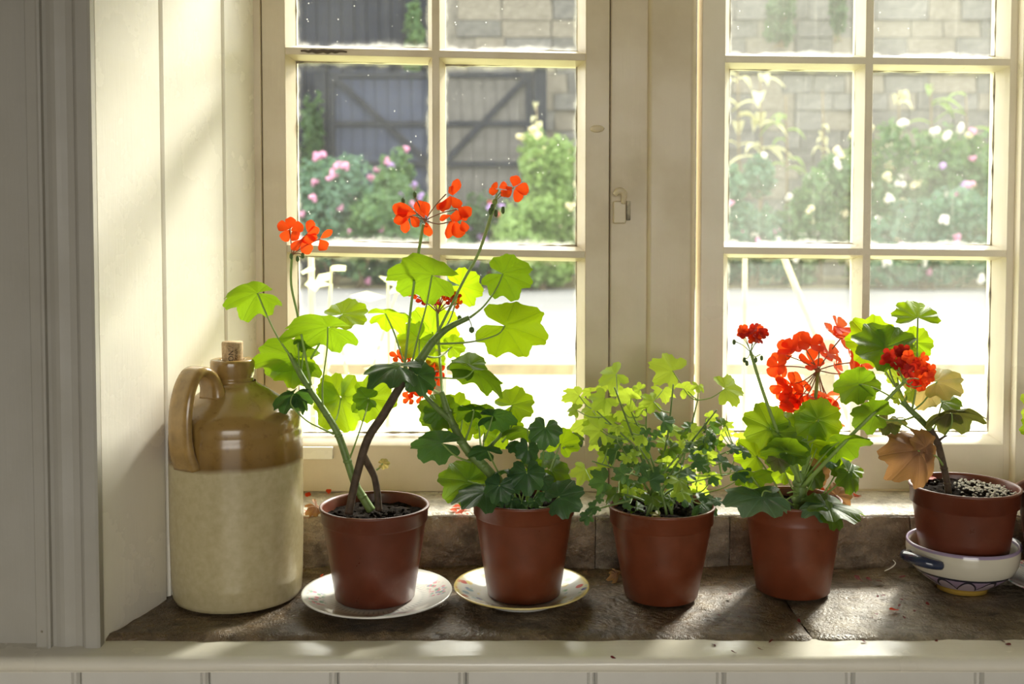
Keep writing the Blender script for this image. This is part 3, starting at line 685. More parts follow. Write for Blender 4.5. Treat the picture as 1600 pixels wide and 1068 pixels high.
root = empty('pale_lawn_plant', (P(540, 500, 1.5).x, 1.5, GZ)); tag(root, 'leggy sunlit plant with pale leaves outside the left casement', 'plant')
r = random.Random(4)
for k in range(7):
    tx, ty = r.uniform(480, 640), r.uniform(405, 520); b = Vector((P(555, 500, 1.5).x + r.uniform(-.05, .05), 1.5, GZ)); t_ = P(tx, ty, 1.5 + r.uniform(-.2, .2))
    MB().tube([b, (b + t_) / 2 + Vector((r.uniform(-.05, .05), 0, .05)), t_], [.006, .005, .003], 6).build('stem', FO['pale'], root)
    for j in range(6):
        c = b + (t_ - b) * r.uniform(.62, 1.02); d = Vector((r.gauss(0, 1), r.gauss(0, .6), r.gauss(.2, .5))).normalized(); s_ = d.cross(Vector((0, .5, .8))).normalized(); L = r.uniform(.05, .1)
        MB().add([c, c + d*L*.5 + s_*L*.3, c + d*L, c + d*L*.5 - s_*L*.3, c + d*L*.5 + Vector((0, 0, .008))], [(0,1,4),(1,2,4),(2,3,4),(3,0,4)]).build('leaf', FO['pale'], root)
# ------------------------------------------------------------------ stoneware jug
def mat_jug():
    t = NT('two_tone_stoneware'); v = t.coord('Object'); x = t.xyz(v); n = t.noise(v, 14, 4); n2 = t.noise(v, 120, 3)
    zz = t.math('ADD', x[2], t.math('MULTIPLY', t.math('SUBTRACT', n, 0.5), 0.008))
    f = t.ramp(t.math('MULTIPLY', zz, 3.0), [(0.488, 0.0), (0.506, 1.0)])
    cream = t.ramp(n2, [(0.25, (0.46, 0.39, 0.215)), (0.7, (0.55, 0.48, 0.285))])
    brown = t.ramp(t.math('MULTIPLY', zz, 3.0), [(0.49, (0.17, 0.092, 0.018)), (0.56, (0.29, 0.172, 0.045)), (0.8, (0.39, 0.26, 0.095))])
    brown = t.mix(t.ramp(n2, [(0.55, 0.0), (0.75, 0.4)]), brown, (0.12, 0.06, 0.015))
    t.principled(t.mix(f, cream, brown), 0.22, t.bump(t.math('ADD', n, t.math('MULTIPLY', n2, 0.3)), 0.12, 0.0015), coat=0.35, coat_rough=0.08)
    return t.m
MT['jug'] = mat_jug()
MT['glaze'] = mat_plain('brown_salt_glaze', (0.335, 0.21, 0.068), 0.2, 0.25, 60, 0.15, coat=0.35)
def mat_cork():
    t = NT('cork'); v = t.coord('Object'); n = t.noise(v, 260, 4); g = t.noise(v, 90, 2)
    c = t.ramp(n, [(0.35, (0.36, 0.24, 0.12)), (0.65, (0.56, 0.41, 0.24))]); c = t.mix(t.ramp(g, [(0.64, 0.0), (0.70, 0.8)]), c, (0.16, 0.09, 0.04))
    t.principled(c, 0.85, t.bump(n, 0.5, 0.001)); return t.m
MT['cork'] = mat_cork()
MT['ink'] = mat_plain('black_ink', (0.03, 0.022, 0.015), 0.8, 0.3)
JX, JY = P(370.5, 800, 0.004).x, 0.004
jug = empty('stoneware_jug', (JX, JY, 0)); tag(jug, 'corked two-tone stoneware jug, brown shoulder over cream body, in the sill corner', 'jug')
prof = [(0.0, 0.0), (0.070, 0.0), (0.0745, 0.002), (0.0762, 0.007), (0.0775, 0.03), (0.0785, 0.08), (0.0787, 0.15), (0.0786, 0.190), (0.0782, 0.197), (0.0768, 0.2005), (0.0768, 0.203), (0.0770, 0.210), (0.0745, 0.219), (0.066, 0.2275), (0.052, 0.2385), (0.038, 0.2485), (0.029, 0.2535), (0.0247, 0.2560), (0.0240, 0.2585)]
MB().lathe(prof, 72, (0, 0, 0)).build('body', MT['jug'], jug, world_m=Matrix.Translation((JX, JY, 0.0015)))
NXo = -0.0035
prof = [(0.0242, 0.255), (0.0247, 0.258), (0.0250, 0.2600), (0.0238, 0.2612), (0.0240, 0.2635), (0.0252, 0.2655), (0.0262, 0.276), (0.0263, 0.2815), (0.0255, 0.2838), (0.0235, 0.2846), (0.0150, 0.2842), (0.0135, 0.283), (0.0130, 0.262)]
MB().lathe(prof, 48).build('neck', MT['glaze'], jug, world_m=Matrix.Translation((JX + NXo, JY, 0.0015)))
ck = MB().lathe([(0.0, 0.262), (0.0118, 0.262), (0.0122, 0.285), (0.0126, 0.3035), (0.0121, 0.3052), (0.0, 0.3055)], 28).build('cork', MT['cork'], jug, world_m=Matrix.Translation((JX + NXo, JY, 0.0015)))
# handle: broad strap looped from neck to shoulder, swung towards the room
az = Vector((-0.52, -0.86, 0)).normalized(); tg = Vector((-az.y, az.x, 0))
path = [(0.036, 0.2440), (0.0385, 0.2570), (0.045, 0.2690), (0.056, 0.2765), (0.069, 0.2735), (0.0795, 0.2570), (0.0855, 0.232), (0.0862, 0.206), (0.0835, 0.186), (0.0770, 0.168)]
wid = [0.0185, 0.0165, 0.0160, 0.0160, 0.0165, 0.0170, 0.0175, 0.0178, 0.0185, 0.0205]; th = [0.010, 0.0075, 0.0062, 0.006, 0.006, 0.006, 0.006, 0.006, 0.0065, 0.007]
vs = []; fs = []; NS = 14; dense = []
for i in range(len(path) - 1):
    for k in range(4):
        u = k / 4; g = lambda L, j: L[max(0, min(len(L) - 1, j))]
        cr = lambda a, b, c, d: 0.5 * (2*b + (-a + c)*u + (2*a - 5*b + 4*c - d)*u*u + (-a + 3*b - 3*c + d)*u**3)
        dense.append((cr(g(path,i-1)[0], path[i][0], path[i+1][0], g(path,i+2)[0]), cr(g(path,i-1)[1], path[i][1], path[i+1][1], g(path,i+2)[1]), wid[i]*(1-u)+wid[i+1]*u, th[i]*(1-u)+th[i+1]*u))
dense.append((*path[-1], wid[-1], th[-1]))
for i, (r_, z_, w_, t_) in enumerate(dense):
    a = dense[max(0, i-1)]; b = dense[min(len(dense)-1, i+1)]
    d = (az * (b[0]-a[0]) + Vector((0,0,b[1]-a[1]))).normalized(); nn = d.cross(tg).normalized()
    c = az * r_ + Vector((0,0,z_))
    for k in range(NS):
        q = 2*math.pi*k/NS; cx = math.copysign(abs(math.cos(q))**0.65, math.cos(q)); sy = math.copysign(abs(math.sin(q))**0.8, math.sin(q))
        ridge = 1.0 + 0.16 * math.cos(3 * q * 2)
        vs.append(c + tg * w_ * cx + nn * t_ * sy * ridge)
for i in range(len(dense)-1):
    for k in range(NS): j = (k+1) % NS; fs.append((i*NS+k, i*NS+j, (i+1)*NS+j, (i+1)*NS+k))
fs += [tuple(range(NS))[::-1], tuple(range((len(dense)-1)*NS, len(dense)*NS))]
MB().add(vs, fs).build('handle', MT['glaze'], jug, world_m=Matrix.Translation((JX, JY, 0.0015)))
# ink lettering on the cork, wrapped round it, running downwards
def lettering(txt, size, place, parent, mat, name='lettering'):
    cu = bpy.data.curves.new('txt', 'FONT'); cu.body = txt; cu.size = size; cu.align_x = 'CENTER'; cu.align_y = 'CENTER'; cu.resolution_u = 3
    ob = bpy.data.objects.new('txt', cu); col.objects.link(ob); dg = bpy.context.evaluated_depsgraph_get()
    me = bpy.data.meshes.new_from_object(ob.evaluated_get(dg)); vs = [v.co.copy() for v in me.vertices]; fs = [tuple(p.vertices) for p in me.polygons]
    bpy.data.objects.remove(ob); bpy.data.curves.remove(cu)
    return MB().add([place(v.x, v.y) for v in vs], fs).build(name, mat, parent, smooth=False)
def on_cork(dx, dz):
    def f(u, v):
        s_ = dx + v; h = dz - u; a = -math.pi/2 + s_ / 0.0124; r_ = 0.01265
        return (JX + NXo + r_ * math.cos(a), JY + r_ * math.sin(a), 0.0015 + h)
    return f
lettering('VINO', 0.0085, on_cork(0.001, 0.2935), ck, MT['ink'])
lettering('VINO', 0.0050, on_cork(0.0072, 0.2915), ck, MT['ink'])

# ------------------------------------------------------------------ pots, saucers, bowl
def mat_pot(name, c):
    t = NT(name); v = t.coord('Object'); n = t.noise(v, 40, 4); g = t.noise(t.mapping(v, (1, 1, 18)), 25, 3)
    cc = t.ramp(n, [(0.3, tuple(k*.85 for k in c)), (0.7, tuple(k*1.12 for k in c))])
    cc = t.mix(t.ramp(t.noise(v, 18, 5, .7), [(0.56, 0.0), (0.75, 0.28)]), cc, (0.26, 0.15, 0.1))
    t.principled(cc, t.ramp(n, [(0.3, .27), (.7, .42)]), t.bump(g, .08, .0005), spec=.5); return t.m
MT['pot'] = mat_pot('brown_red_plastic_pot', (0.165, 0.040, 0.015)); MT['pot_dark'] = mat_pot('darker_brown_plastic_pot', (0.130, 0.031, 0.014))
def mat_soil():
    t = NT('potting_soil'); v = t.coord('Object'); n = t.noise(v, 130, 5, .7)
    t.principled(t.ramp(n, [(0.3, (.006, .004, .003)), (0.6, (.018, .012, .008)), (.8, (.06, .04, .026))]), .9, t.bump(n, 1.0, .004), spec=.05); return t.m
MT['soil'] = mat_soil()
def make_pot(root, x, y, z, r_top, r_base, h, mat, band=0.022, soil=0.014, stepin=0.0035, seed=0):
    rb = lambda k: r_base + (r_top - stepin - r_base) * k
    hb = h - band; wt = 0.0022; k_ = (h - band) / h
    prof = [(0.0, 0.001), (r_base - .003, 0.0), (r_base, 0.002), (r_base + (r_top - stepin - r_base) * .5, hb * .5), (r_top - stepin, hb), (r_top - stepin + .0004, hb + .0012), (r_top - .0012, hb + .003),
            (r_top - .0008, h - .004), (r_top + .0009, h - .0030), (r_top + .0011, h - .0008), (r_top + .0002, h), (r_top - .0020, h), (r_top - .0030, h - .003), (r_top - stepin - wt, hb - .002), (r_base + (r_top - stepin - r_base) * .5 - wt, hb * .5)]
    MB().lathe(prof, 64).build('pot', mat, root, world_m=Matrix.Translation((x, y, z)))
    zs = h - soil; rs = r_top - .0032 - (stepin if soil > band else 0); vs = [(0, 0, zs)]; fs = []; nr, ns = 14, 48
    for i in range(1, nr + 1):
        for k in range(ns):
            a = 2*math.pi*k/ns; q = rs * i / nr; px_, py_ = q*math.cos(a), q*math.sin(a)
            zz = zs + .0045 * fbm((px_*60, py_*60, seed), 4) + .003 * noise.noise(Vector((px_*220, py_*220, seed)))
            vs.append((px_, py_, zz))
    for k in range(ns): fs.append((0, 1 + k, 1 + (k+1) % ns))
    for i in range(nr - 1):
        for k in range(ns): fs.append((1+i*ns+k, 1+(i+1)*ns+k, 1+(i+1)*ns+(k+1)%ns, 1+i*ns+(k+1)%ns))
    MB().add(vs, fs).build('soil', MT['soil'], root, world_m=Matrix.Translation((x, y, z)))
    m = MB(); rr = random.Random(seed + 77)
    for i in range(70):
        a = rr.uniform(0, 6.28); q = rs * .93 * math.sqrt(rr.random()); m.ball((x + q * math.cos(a), y + q * math.sin(a), z + zs + rr.uniform(-.001, .004)), rr.uniform(.0015, .0042), 6, 4, (1, rr.uniform(.6, 1), rr.uniform(.5, .9)))
    m.build('soil_crumbs', MT['soil'], root, smooth=False)['kind'] = 'stuff'
    return z + zs
# saucer with faded pink sprays
def mat_saucer_pink():
    t = NT('white_china_pink_sprays'); v = t.coord('Object'); x = t.xyz(v)
    r_ = t.math('SQRT', t.math('ADD', t.math('MULTIPLY', x[0], x[0]), t.math('MULTIPLY', x[1], x[1])))
    th = t.math('ARCTAN2', x[1], x[0])
    ring = t.ramp(t.math('ABSOLUTE', t.math('SUBTRACT', r_, .0535)), [(.0032, 1.0), (.0042, 0.0)])
    key = t.ramp(t.math('FRACT', t.math('MULTIPLY', th, 9.5)), [(.30, 0.1), (.36, 1.0), (.62, 1.0), (.68, 0.1)])
    band = t.ramp(t.math('ABSOLUTE', t.math('SUBTRACT', r_, .0715)), [(.007, 1.0), (.011, 0.0)])
    arc = t.ramp(t.math('SINE', t.math('ADD', t.math('MULTIPLY', th, 4.0), 0.6)), [(0.15, 0.0), (0.35, 1.0)])
    sp = t.math('MULTIPLY', band, arc)
    vd = t.n('ShaderNodeTexVoronoi'); t.l(v, vd.inputs['Vector']); vd.inputs['Scale'].default_value = 170
    blot = t.ramp(vd.outputs['Distance'], [(.42, 1.0), (.60, 0.0)])
    pick = t.xyz(vd.outputs['Color'])[0]
    hue = t.ramp(pick, [(.0, (.72, .30, .36)), (.36, (.66, .32, .42)), (.40, (.28, .46, .36)), (.72, (.33, .48, .42)), (.76, (.40, .42, .55))], 'CONSTANT')
    c = t.mix(t.math('MULTIPLY', t.math('MULTIPLY', sp, blot), .95), (.80, .79, .74), hue)
    c = t.mix(t.math('MULTIPLY', t.math('MULTIPLY', ring, key), .65), c, (.22, .28, .30))
    t.principled(c, .12, coat=.5, coat_rough=.05); return t.m
def mat_saucer_yellow():
    t = NT('painted_yellow_rim_china'); v = t.coord('Object'); x = t.xyz(v)
    r_ = t.math('SQRT', t.math('ADD', t.math('MULTIPLY', x[0], x[0]), t.math('MULTIPLY', x[1], x[1])))
    n = t.noise(v, 45, 3)
    rim = t.ramp(t.math('ADD', r_, t.math('MULTIPLY', t.math('SUBTRACT', n, .5), .006)), [(.0735, 0.0), (.0755, 1.0)])
    c = t.mix(t.math('MULTIPLY', rim, .9), (.80, .80, .74), (.80, .64, .20))
    band = t.ramp(t.math('ABSOLUTE', t.math('SUBTRACT', r_, .064)), [(.011, 1.0), (.014, 0.0)])
    vd = t.n('ShaderNodeTexVoronoi'); t.l(v, vd.inputs['Vector']); vd.inputs['Scale'].default_value = 80
    dd = t.math('ADD', vd.outputs['Distance'], t.math('MULTIPLY', t.math('SUBTRACT', t.noise(v, 170, 2), .5), .25))
    blot = t.ramp(dd, [(.32, 1.0), (.44, 0.0)])
    hue = t.ramp(t.xyz(vd.outputs['Color'])[1], [(.0, (.05, .09, .34)), (.22, (.62, .07, .06)), (.42, (.16, .42, .18)), (.62, (.80, .62, .16)), (.80, (.35, .50, .55))], 'CONSTANT')
    c = t.mix(t.math('MULTIPLY', t.math('MULTIPLY', band, blot), .85), c, hue)
    t.principled(c, .12, coat=.5, coat_rough=.05); return t.m
MT['saucer_a'] = mat_saucer_pink(); MT['saucer_b'] = mat_saucer_yellow()
def saucer(name, x, y, r_, hgt, foot, mat, label, z=0.0045):
    p = [(0, .003), (foot - .004, .003), (foot - .003, .0), (foot, .0), (foot + .001, .003), (r_ * .78, hgt * .55), (r_ - .002, hgt - .0022), (r_, hgt - .0008), (r_ - .0005, hgt + .0004), (r_ - .003, hgt), (r_ * .80, hgt * .62 + .0012), (r_ * .64, hgt * .34 + .001), (r_ * .58, .0058), (0, .0058)]
    o = MB().lathe(p, 72).build(name, mat, world_m=Matrix.Translation((x, y, z))); tag(o, label, 'saucer'); return o
S1 = P(589.5, 922, -0.033); saucer('saucer', S1.x, -0.033, .0882, .0135, .045, MT['saucer_a'], 'white china saucer with faded pink sprays under the tallest geranium')
S2 = P(815, 917, -0.022); saucer('saucer', S2.x, -0.022, .0805, .0165, .046, MT['saucer_b'], 'white saucer with a yellow rim and painted flowers under the leaning geranium')
def plant_root(name, x, y, z, label):
    o = empty(name, (x, y, z)); tag(o, label, 'potted plant', 'potted geraniums on the stone sill'); return o
p1x, p1y = P(586, 900, -.033).x, -.033
PL1 = plant_root('potted_geranium', p1x, p1y, .0105, 'tallest geranium with scarlet flowers, in the pot on the pink-sprayed saucer')
s1 = make_pot(PL1, p1x, p1y, .0105, .0632, .0462, .1095, MT['pot_dark'], .020, .013, seed=1)
p2x, p2y = P(818.5, 860, -.022).x, -.022
PL2 = plant_root('potted_geranium', p2x, p2y, .0105, 'leaning dark-leaved geranium in the pot on the yellow-rimmed saucer')
s2 = make_pot(PL2, p2x, p2y, .0105, .0605, .0430, .1165, MT['pot'], .022, .012, seed=2)
p3x, p3y = P(1033, 860, -.004).x, -.004
PL3 = plant_root('potted_geranium', p3x, p3y, .002, 'bushy small-leaved scented geranium without flowers, its pot bare on the stone')
s3 = make_pot(PL3, p3x, p3y, .002, .0628, .0435, .1110, MT['pot'], .023, .010, seed=3)
p4x, p4y = P(1239, 860, .017).x, .017
PL4 = plant_root('potted_geranium', p4x, p4y, .002, 'round-leaved geranium with three red flower heads, its pot bare on the stone')
s4 = make_pot(PL4, p4x, p4y, .002, .0566, .0440, .1130, MT['pot'], .024, .012, .0012, seed=4)
p5x, p5y = P(1505, 860, .022).x, .022
PL5 = plant_root('potted_geranium', p5x, p5y, .030, 'woody-stemmed geranium with a dry brown leaf, its pot standing in a bowl')
s5 = make_pot(PL5, p5x, p5y, .030, .0640, .0485, .1000, MT['pot_dark'], .0245, .010, .0045, seed=5)
# small two-lugged bowl
def mat_bowl():
    t = NT('hand_painted_bowl'); v = t.coord('Object'); x = t.xyz(v); th = t.math('ARCTAN2', x[1], x[0])
    zz = t.math('MULTIPLY', x[2], 10.0)
    sc = t.math('ADD', .10, t.math('MULTIPLY', t.math('ABSOLUTE', t.math('SINE', t.math('MULTIPLY', th, 6.0))), .14))
    d = t.math('SUBTRACT', zz, sc)
    body = (.66, .62, .50)
    c = t.mix(t.ramp(zz, [(.255, 1.0), (.262, 0.0)]), body, (.36, .26, .36))
    c = t.mix(t.ramp(d, [(0.0, 1.0), (.012, 0.0)]), c, (.50, .40, .44))
    c = t.mix(t.ramp(t.math('ABSOLUTE', d), [(.012, 1.0), (.02, 0.0)]), c, (.02, .02, .035))
    c = t.mix(t.ramp(t.math('ABSOLUTE', t.math('SUBTRACT', zz, .262)), [(.012, 1.0), (.018, 0.0)]), c, (.02, .02, .035))
    c = t.mix(t.ramp(zz, [(.075, 1.0), (.085, 0.0)]), c, (.52, .33, .06))
    c = t.mix(t.ramp(zz, [(.545, 0.0), (.552, 1.0)]), c, (.34, .27, .40))
    r2 = t.math('ADD', t.math('MULTIPLY', x[0], x[0]), t.math('MULTIPLY', x[1], x[1]))
    t.principled(c, .14, coat=.4, coat_rough=.06); return t.m
MT['bowl'] = mat_bowl(); MT['lug'] = mat_plain('dark_blue_glaze', (.03, .04, .075), .15, .3, 40, 0, coat=.4)
bx_, by_ = P(1503, 880, .022).x, .022
bowl = empty('lugged_bowl', (bx_, by_, .002)); tag(bowl, 'small cream bowl with a dark blue lug and purple scalloped base', 'bowl')
pb = [(0, .004), (.024, .004), (.026, .001), (.030, .0), (.0305, .004), (.0345, .0075), (.0480, .0165), (.0590, .0265), (.0642, .037), (.0655, .048), (.0650, .057), (.0642, .0588), (.0625, .0580), (.0615, .046), (.0595, .035), (.054, .0265), (.043, .0190), (.030, .0160), (0, .0155)]
MB().lathe(pb, 72).build('bowl_body', MT['bowl'], bowl, world_m=Matrix.Translation((bx_, by_, .002)))
for a in (R(205), R(25)):
    d = Vector((math.cos(a), math.sin(a), 0)); s_ = Vector((-d.y, d.x, 0)); m = MB(); c0 = Vector((bx_, by_, .045))
    pts = [c0 + d*.060 + s_*.024, c0 + d*.071 + s_*.021 + Vector((0,0,.002)), c0 + d*.080 + s_*.010 + Vector((0,0,.004)), c0 + d*.080 - s_*.010 + Vector((0,0,.004)), c0 + d*.071 - s_*.021 + Vector((0,0,.002)), c0 + d*.060 - s_*.024]
    m.tube(pts, [.0055, .006, .0065, .0065, .006, .0055], 10, 4)
    m.add([c0 + d*.058 + s_*.020 + Vector((0,0,.003)), c0 + d*.078 + s_*.009 + Vector((0,0,.007)), c0 + d*.078 - s_*.009 + Vector((0,0,.007)), c0 + d*.058 - s_*.020 + Vector((0,0,.003)), c0 + d*.058 + s_*.020 - Vector((0,0,.003)), c0 + d*.078 + s_*.009, c0 + d*.078 - s_*.009, c0 + d*.058 - s_*.020 - Vector((0,0,.003))], [(0,1,2,3), (7,6,5,4)])
    m.build('lug', MT['lug'], bowl)['label'] = 'dark blue glazed lug'
# next pot at the end of the sill, mostly out of the picture
ex, ey = P(1676, 870, .01).x, .01
saucer('saucer', P(1672, 890, .0).x, .0, .076, .016, .042, MT['saucer_a'], 'pale saucer cut off at the picture edge beside the bowl')
# ------------------------------------------------------------------ plant builders
LF = {'mid': mat_leaf('geranium_leaf', (.078, .165, .022), (.27, .44, .008), zone=.25),
      'bright': mat_leaf('backlit_geranium_leaf', (.135, .26, .018), (.52, .74, .008)),  # brighter copy: light from behind the leaf is put into the colour
      'dark': mat_leaf('shaded_geranium_leaf', (.040, .105, .040), (.14, .30, .03), tw=.30, rough=.36, zone=.3),  # darker copy: shade on room-facing leaves is put into the colour
      'bluish': mat_leaf('matt_blue_green_leaf', (.105, .20, .115), (.22, .40, .09), tw=.28, rough=.5, vein=.6),
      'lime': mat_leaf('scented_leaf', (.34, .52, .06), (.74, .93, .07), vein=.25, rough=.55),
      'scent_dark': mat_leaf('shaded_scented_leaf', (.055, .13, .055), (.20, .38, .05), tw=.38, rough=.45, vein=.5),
      'brown': mat_leaf('dry_brown_leaf', (.27, .145, .075), (.46, .23, .085), c2=(.36, .20, .055), tw=.35, rough=.7, vein=.3),
      'bronze': mat_leaf('bronze_leaf', (.14, .13, .055), (.30, .30, .05), c2=(.14, .20, .04), tw=.35, vein=.5),
      'yellow': mat_leaf('yellowing_leaf', (.50, .42, .14), (.88, .66, .22), c2=(.30, .34, .07), tw=.5)}
MT['stem_green'] = mat_plain('green_stem', (.17, .26, .07), .5, .25, 90, .4)
MT['stem_brown'] = mat_plain('woody_stem', (.085, .058, .035), .7, .4, 110, .8)
MT['petiole'] = mat_plain('leaf_stalk', (.27, .40, .10), .5, .15, 60, .1)
MT['pedicel'] = mat_plain('flower_stalk', (.30, .15, .07), .5, .3, 60, .1)
MT['bud'] = mat_plain('green_bud', (.10, .17, .05), .6, .3, 90, .2)
PT = {'red': mat_petal('scarlet_petal', (.78, .060, .012), (.95, .10, .012), .55),
      'deep': mat_petal('crimson_petal', (.50, .016, .010), (.62, .03, .008), .40),
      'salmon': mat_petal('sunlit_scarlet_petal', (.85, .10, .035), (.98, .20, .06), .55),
      'dry': mat_petal('dried_petal', (.16, .012, .014), (.2, .02, .02), .25)}
def leaf_mesh(kind, Rm, seed, cup=-.12, ruffle=.09, lobes=7, sinus=.16, droop=0.0, fold=0.0):
    r = random.Random(seed); small = kind == 'scented'
    seg = 44 if small else 72; rings = 4 if small else 6
    if small: lobes = 5
    A = math.pi * (1 - sinus * .5) * (.86 if small else 1.0); ph = [r.uniform(-.12, .12) for _ in range(lobes + 2)]; am = [r.uniform(.85, 1.12) for _ in range(lobes + 2)]
    vs = [(0, 0, 0)]; fs = []; uv = [(.5, 0)]
    wv = r.uniform(0, 6.28); w2 = r.uniform(0, 6.28)
    for i in range(seg + 1):
        th = -A + 2 * A * i / seg; u = (th + A) / (2 * A)
        q = u * lobes; k = int(min(q, lobes - 1e-6)); l = q - k                      # position inside a lobe
        lob = abs(math.sin(math.pi * l)) ** (.75 if small else .48)
        if small: rad = .60 + .40 * lob * am[k] + .05 * math.cos(2 * math.pi * u * lobes * 4)
        else: rad = .74 + .26 * lob * am[k] + .028 * math.cos(2 * math.pi * u * lobes * 3)
        rad *= 1 + .16 * math.cos(th); e = min(u, 1 - u) * 2 * A
        rad *= min(1.0, .80 + .5 * e)
        for j in range(1, rings + 1):
            t = (j / rings) ** .85; rho = rad * t
            x, y = rho * math.cos(th), rho * math.sin(th)
            z = cup * rho * rho + ruffle * (rho ** 2.4) * (math.cos(2 * math.pi * u * lobes + wv * .2) * .55 + math.sin(3 * th + wv) + .6 * math.sin(2 * th + w2)) * .8
            z -= fold * abs(y) ; z += droop * x * abs(x) * .5
            z += .018 * math.cos(2 * math.pi * u * lobes) * t
            vs.append((x * Rm, y * Rm, z * Rm)); uv.append((th / (2 * math.pi) + .5 + .0625, min(1.0, rho)))
    n = rings
    for i in range(seg):
        a = 1 + i * n; b = 1 + (i + 1) * n
        fs.append((0, a, b))
        for j in range(n - 1): fs.append((a + j, a + j + 1, b + j + 1, b + j))
    me = bpy.data.meshes.new('leaf'); me.from_pydata(vs, [], fs); L = me.uv_layers.new(name='UVMap')
    for p in me.polygons:
        for li in p.loop_indices: L.data[li].uv = uv[me.loops[li].vertex_index]
    me.polygons.foreach_set('use_smooth', [True] * len(me.polygons)); return me
LSEED = [100]
def leaf(root, px, py, Y, Rpx, m, n, mat, base=None, via=None, kind='zonal', pr=.0010, **kw):
    """blade attached at pixel (px,py) at depth Y; base = (px,py,Y) where its stalk leaves the stem"""
    LSEED[0] += 1; A = P(px, py, Y); Rm = Rpx * S(Y, py) * (.93 if kind == 'scented' else .81)
    n = Vector(n).normalized(); m = Vector(m); m = (m - n * m.dot(n))
    if m.length < 1e-3: m = Vector((1, 0, 0)) - n * n.x
    m.normalize(); s_ = n.cross(m)
    M = Matrix(((m.x, s_.x, n.x, A.x), (m.y, s_.y, n.y, A.y), (m.z, s_.z, n.z, A.z), (0, 0, 0, 1)))
    me = leaf_mesh(kind, Rm, LSEED[0], **kw); me.materials.append(LF[mat])
    o = bpy.data.objects.new('leaf', me); link(o, root, M)
    if base is not None:
        B = P(*base); mid = [P(*v) for v in via] if via else [(A + B) / 2 + Vector((0, 0, -.10 * (A - B).length))]
        MB().tube([A + n * .0006] + mid + [B], [pr * .9] + [pr] * len(mid) + [pr * 1.5], 6, 5).build('petiole', MT['petiole'], o)
    return o
def stem(root, pts, rad, mat='stem_green', name='stem', knob=0):
    q = [P(*p) for p in pts]
    o = MB(); o.tube(q, [r_ * S(p[2], p[1]) for r_, p in zip(rad, pts)], 10, 5)
    if knob:
        for i in range(1, len(q) - 1):
            o.ball(q[i], rad[i] * S(pts[i][2]) * 1.22, 9, 6, (1, 1, .7))
    return o.build(name, MT[mat], root)
def petal_mesh(L, Wd, seed):
    r = random.Random(seed); nu, nv = 6, 5; vs = []; fs = []; c1, c2, tw = r.uniform(-.25, .35), r.uniform(-.3, .15), r.uniform(-.2, .2)
    for i in range(nu + 1):
        u = i / nu; w_ = Wd * .5 * (math.sin(math.pi * min(1, u * .80 + .03)) ** .8) * (.55 + .55 * u)
        if u > .85: w_ *= 1 - (u - .85) * 2.6
        for j in range(nv):
            v = (j / (nv - 1)) * 2 - 1
            vs.append((L * u - .05 * L * v * v * u, w_ * v, L * (c1 * u * u + .18 * v * v * u * (w_ / max(L, 1e-6)) * 2 + tw * u * v * .3) + .02 * L * math.sin(9 * u + 4 * v)))
    for i in range(nu):
        for j in range(nv - 1): fs.append((i*nv+j, (i+1)*nv+j, (i+1)*nv+j+1, i*nv+j+1))
    me = bpy.data.meshes.new('petal'); me.from_pydata(vs, [], fs); me.polygons.foreach_set('use_smooth', [True]*len(me.polygons)); return me
def petal(head, b, t, wpx, mat, nrm=(0, -1, .25), seed=None):
    """petal from 3-D point b to t"""
    d = t - b; L = d.length; d.normalize(); n = Vector(nrm); n = n - d * n.dot(d)
    if n.length < 1e-4: n = Vector((1, 0, .3)) - d * d.x
    n.normalize(); s_ = n.cross(d); LSEED[0] += 1
    M = Matrix(((d.x, s_.x, n.x, b.x), (d.y, s_.y, n.y, b.y), (d.z, s_.z, n.z, b.z), (0, 0, 0, 1)))
    me = petal_mesh(L, wpx, LSEED[0]); me.materials.append(PT[mat]); o = bpy.data.objects.new('petal', me); link(o, head, M); return o
def head_mesh(root, node, ends, r_=.0007, mat='pedicel', nb=0, knobr=.0022):
    m = MB(); m.ball(node, knobr, 8, 5)
    for e in ends: m.tube([node, (node + e) / 2 + Vector((0, 0, -.004 if e.z < node.z else .002)), e], [r_, r_, r_ * 1.2], 6, 3)
    return m.build('flower_head', MT[mat], root)
def bud(head, px, py, Y, L=9, w_=2.6, d=(0, 0, -1)):
    c = P(px, py, Y); s = S(Y, py); d = Vector(d).normalized()
    return MB().tube([c - d * L * s * .5, c - d*L*s*.2, c + d*L*s*.25, c + d * L * s * .55], [w_*s*.5, w_*s, w_*s*1.05, w_*s*.25], 8, 3).build('bud', MT['bud'], head)
def petals_px(head, lst, Y, mat, seed=0):
    r = random.Random(seed)
    for (bx, by, tx, ty, w_) in lst:
        petal(head, P(bx, by, Y + r.uniform(-.002, .002)), P(tx, ty, Y - r.uniform(-.004, .009)), w_ * S(Y, by) * 1.12, mat, (r.uniform(-.4, .4), -1, r.uniform(-.2, .6)))
def floret(head, c, n, L, mat, seed, k=5, w_=.8):
    """open floret: five petals round c facing n"""
    r = random.Random(seed); n = Vector(n).normalized(); a = n.orthogonal().normalized(); b = n.cross(a); q0 = r.uniform(0, 6.28)
    for i in range(k):
        q = q0 + 2 * math.pi * i / k + r.uniform(-.15, .15); d = a * math.cos(q) + b * math.sin(q)
        petal(head, c, c + d * L * r.uniform(.85, 1.15) + n * L * r.uniform(-.1, .45), L * w_, mat, n)

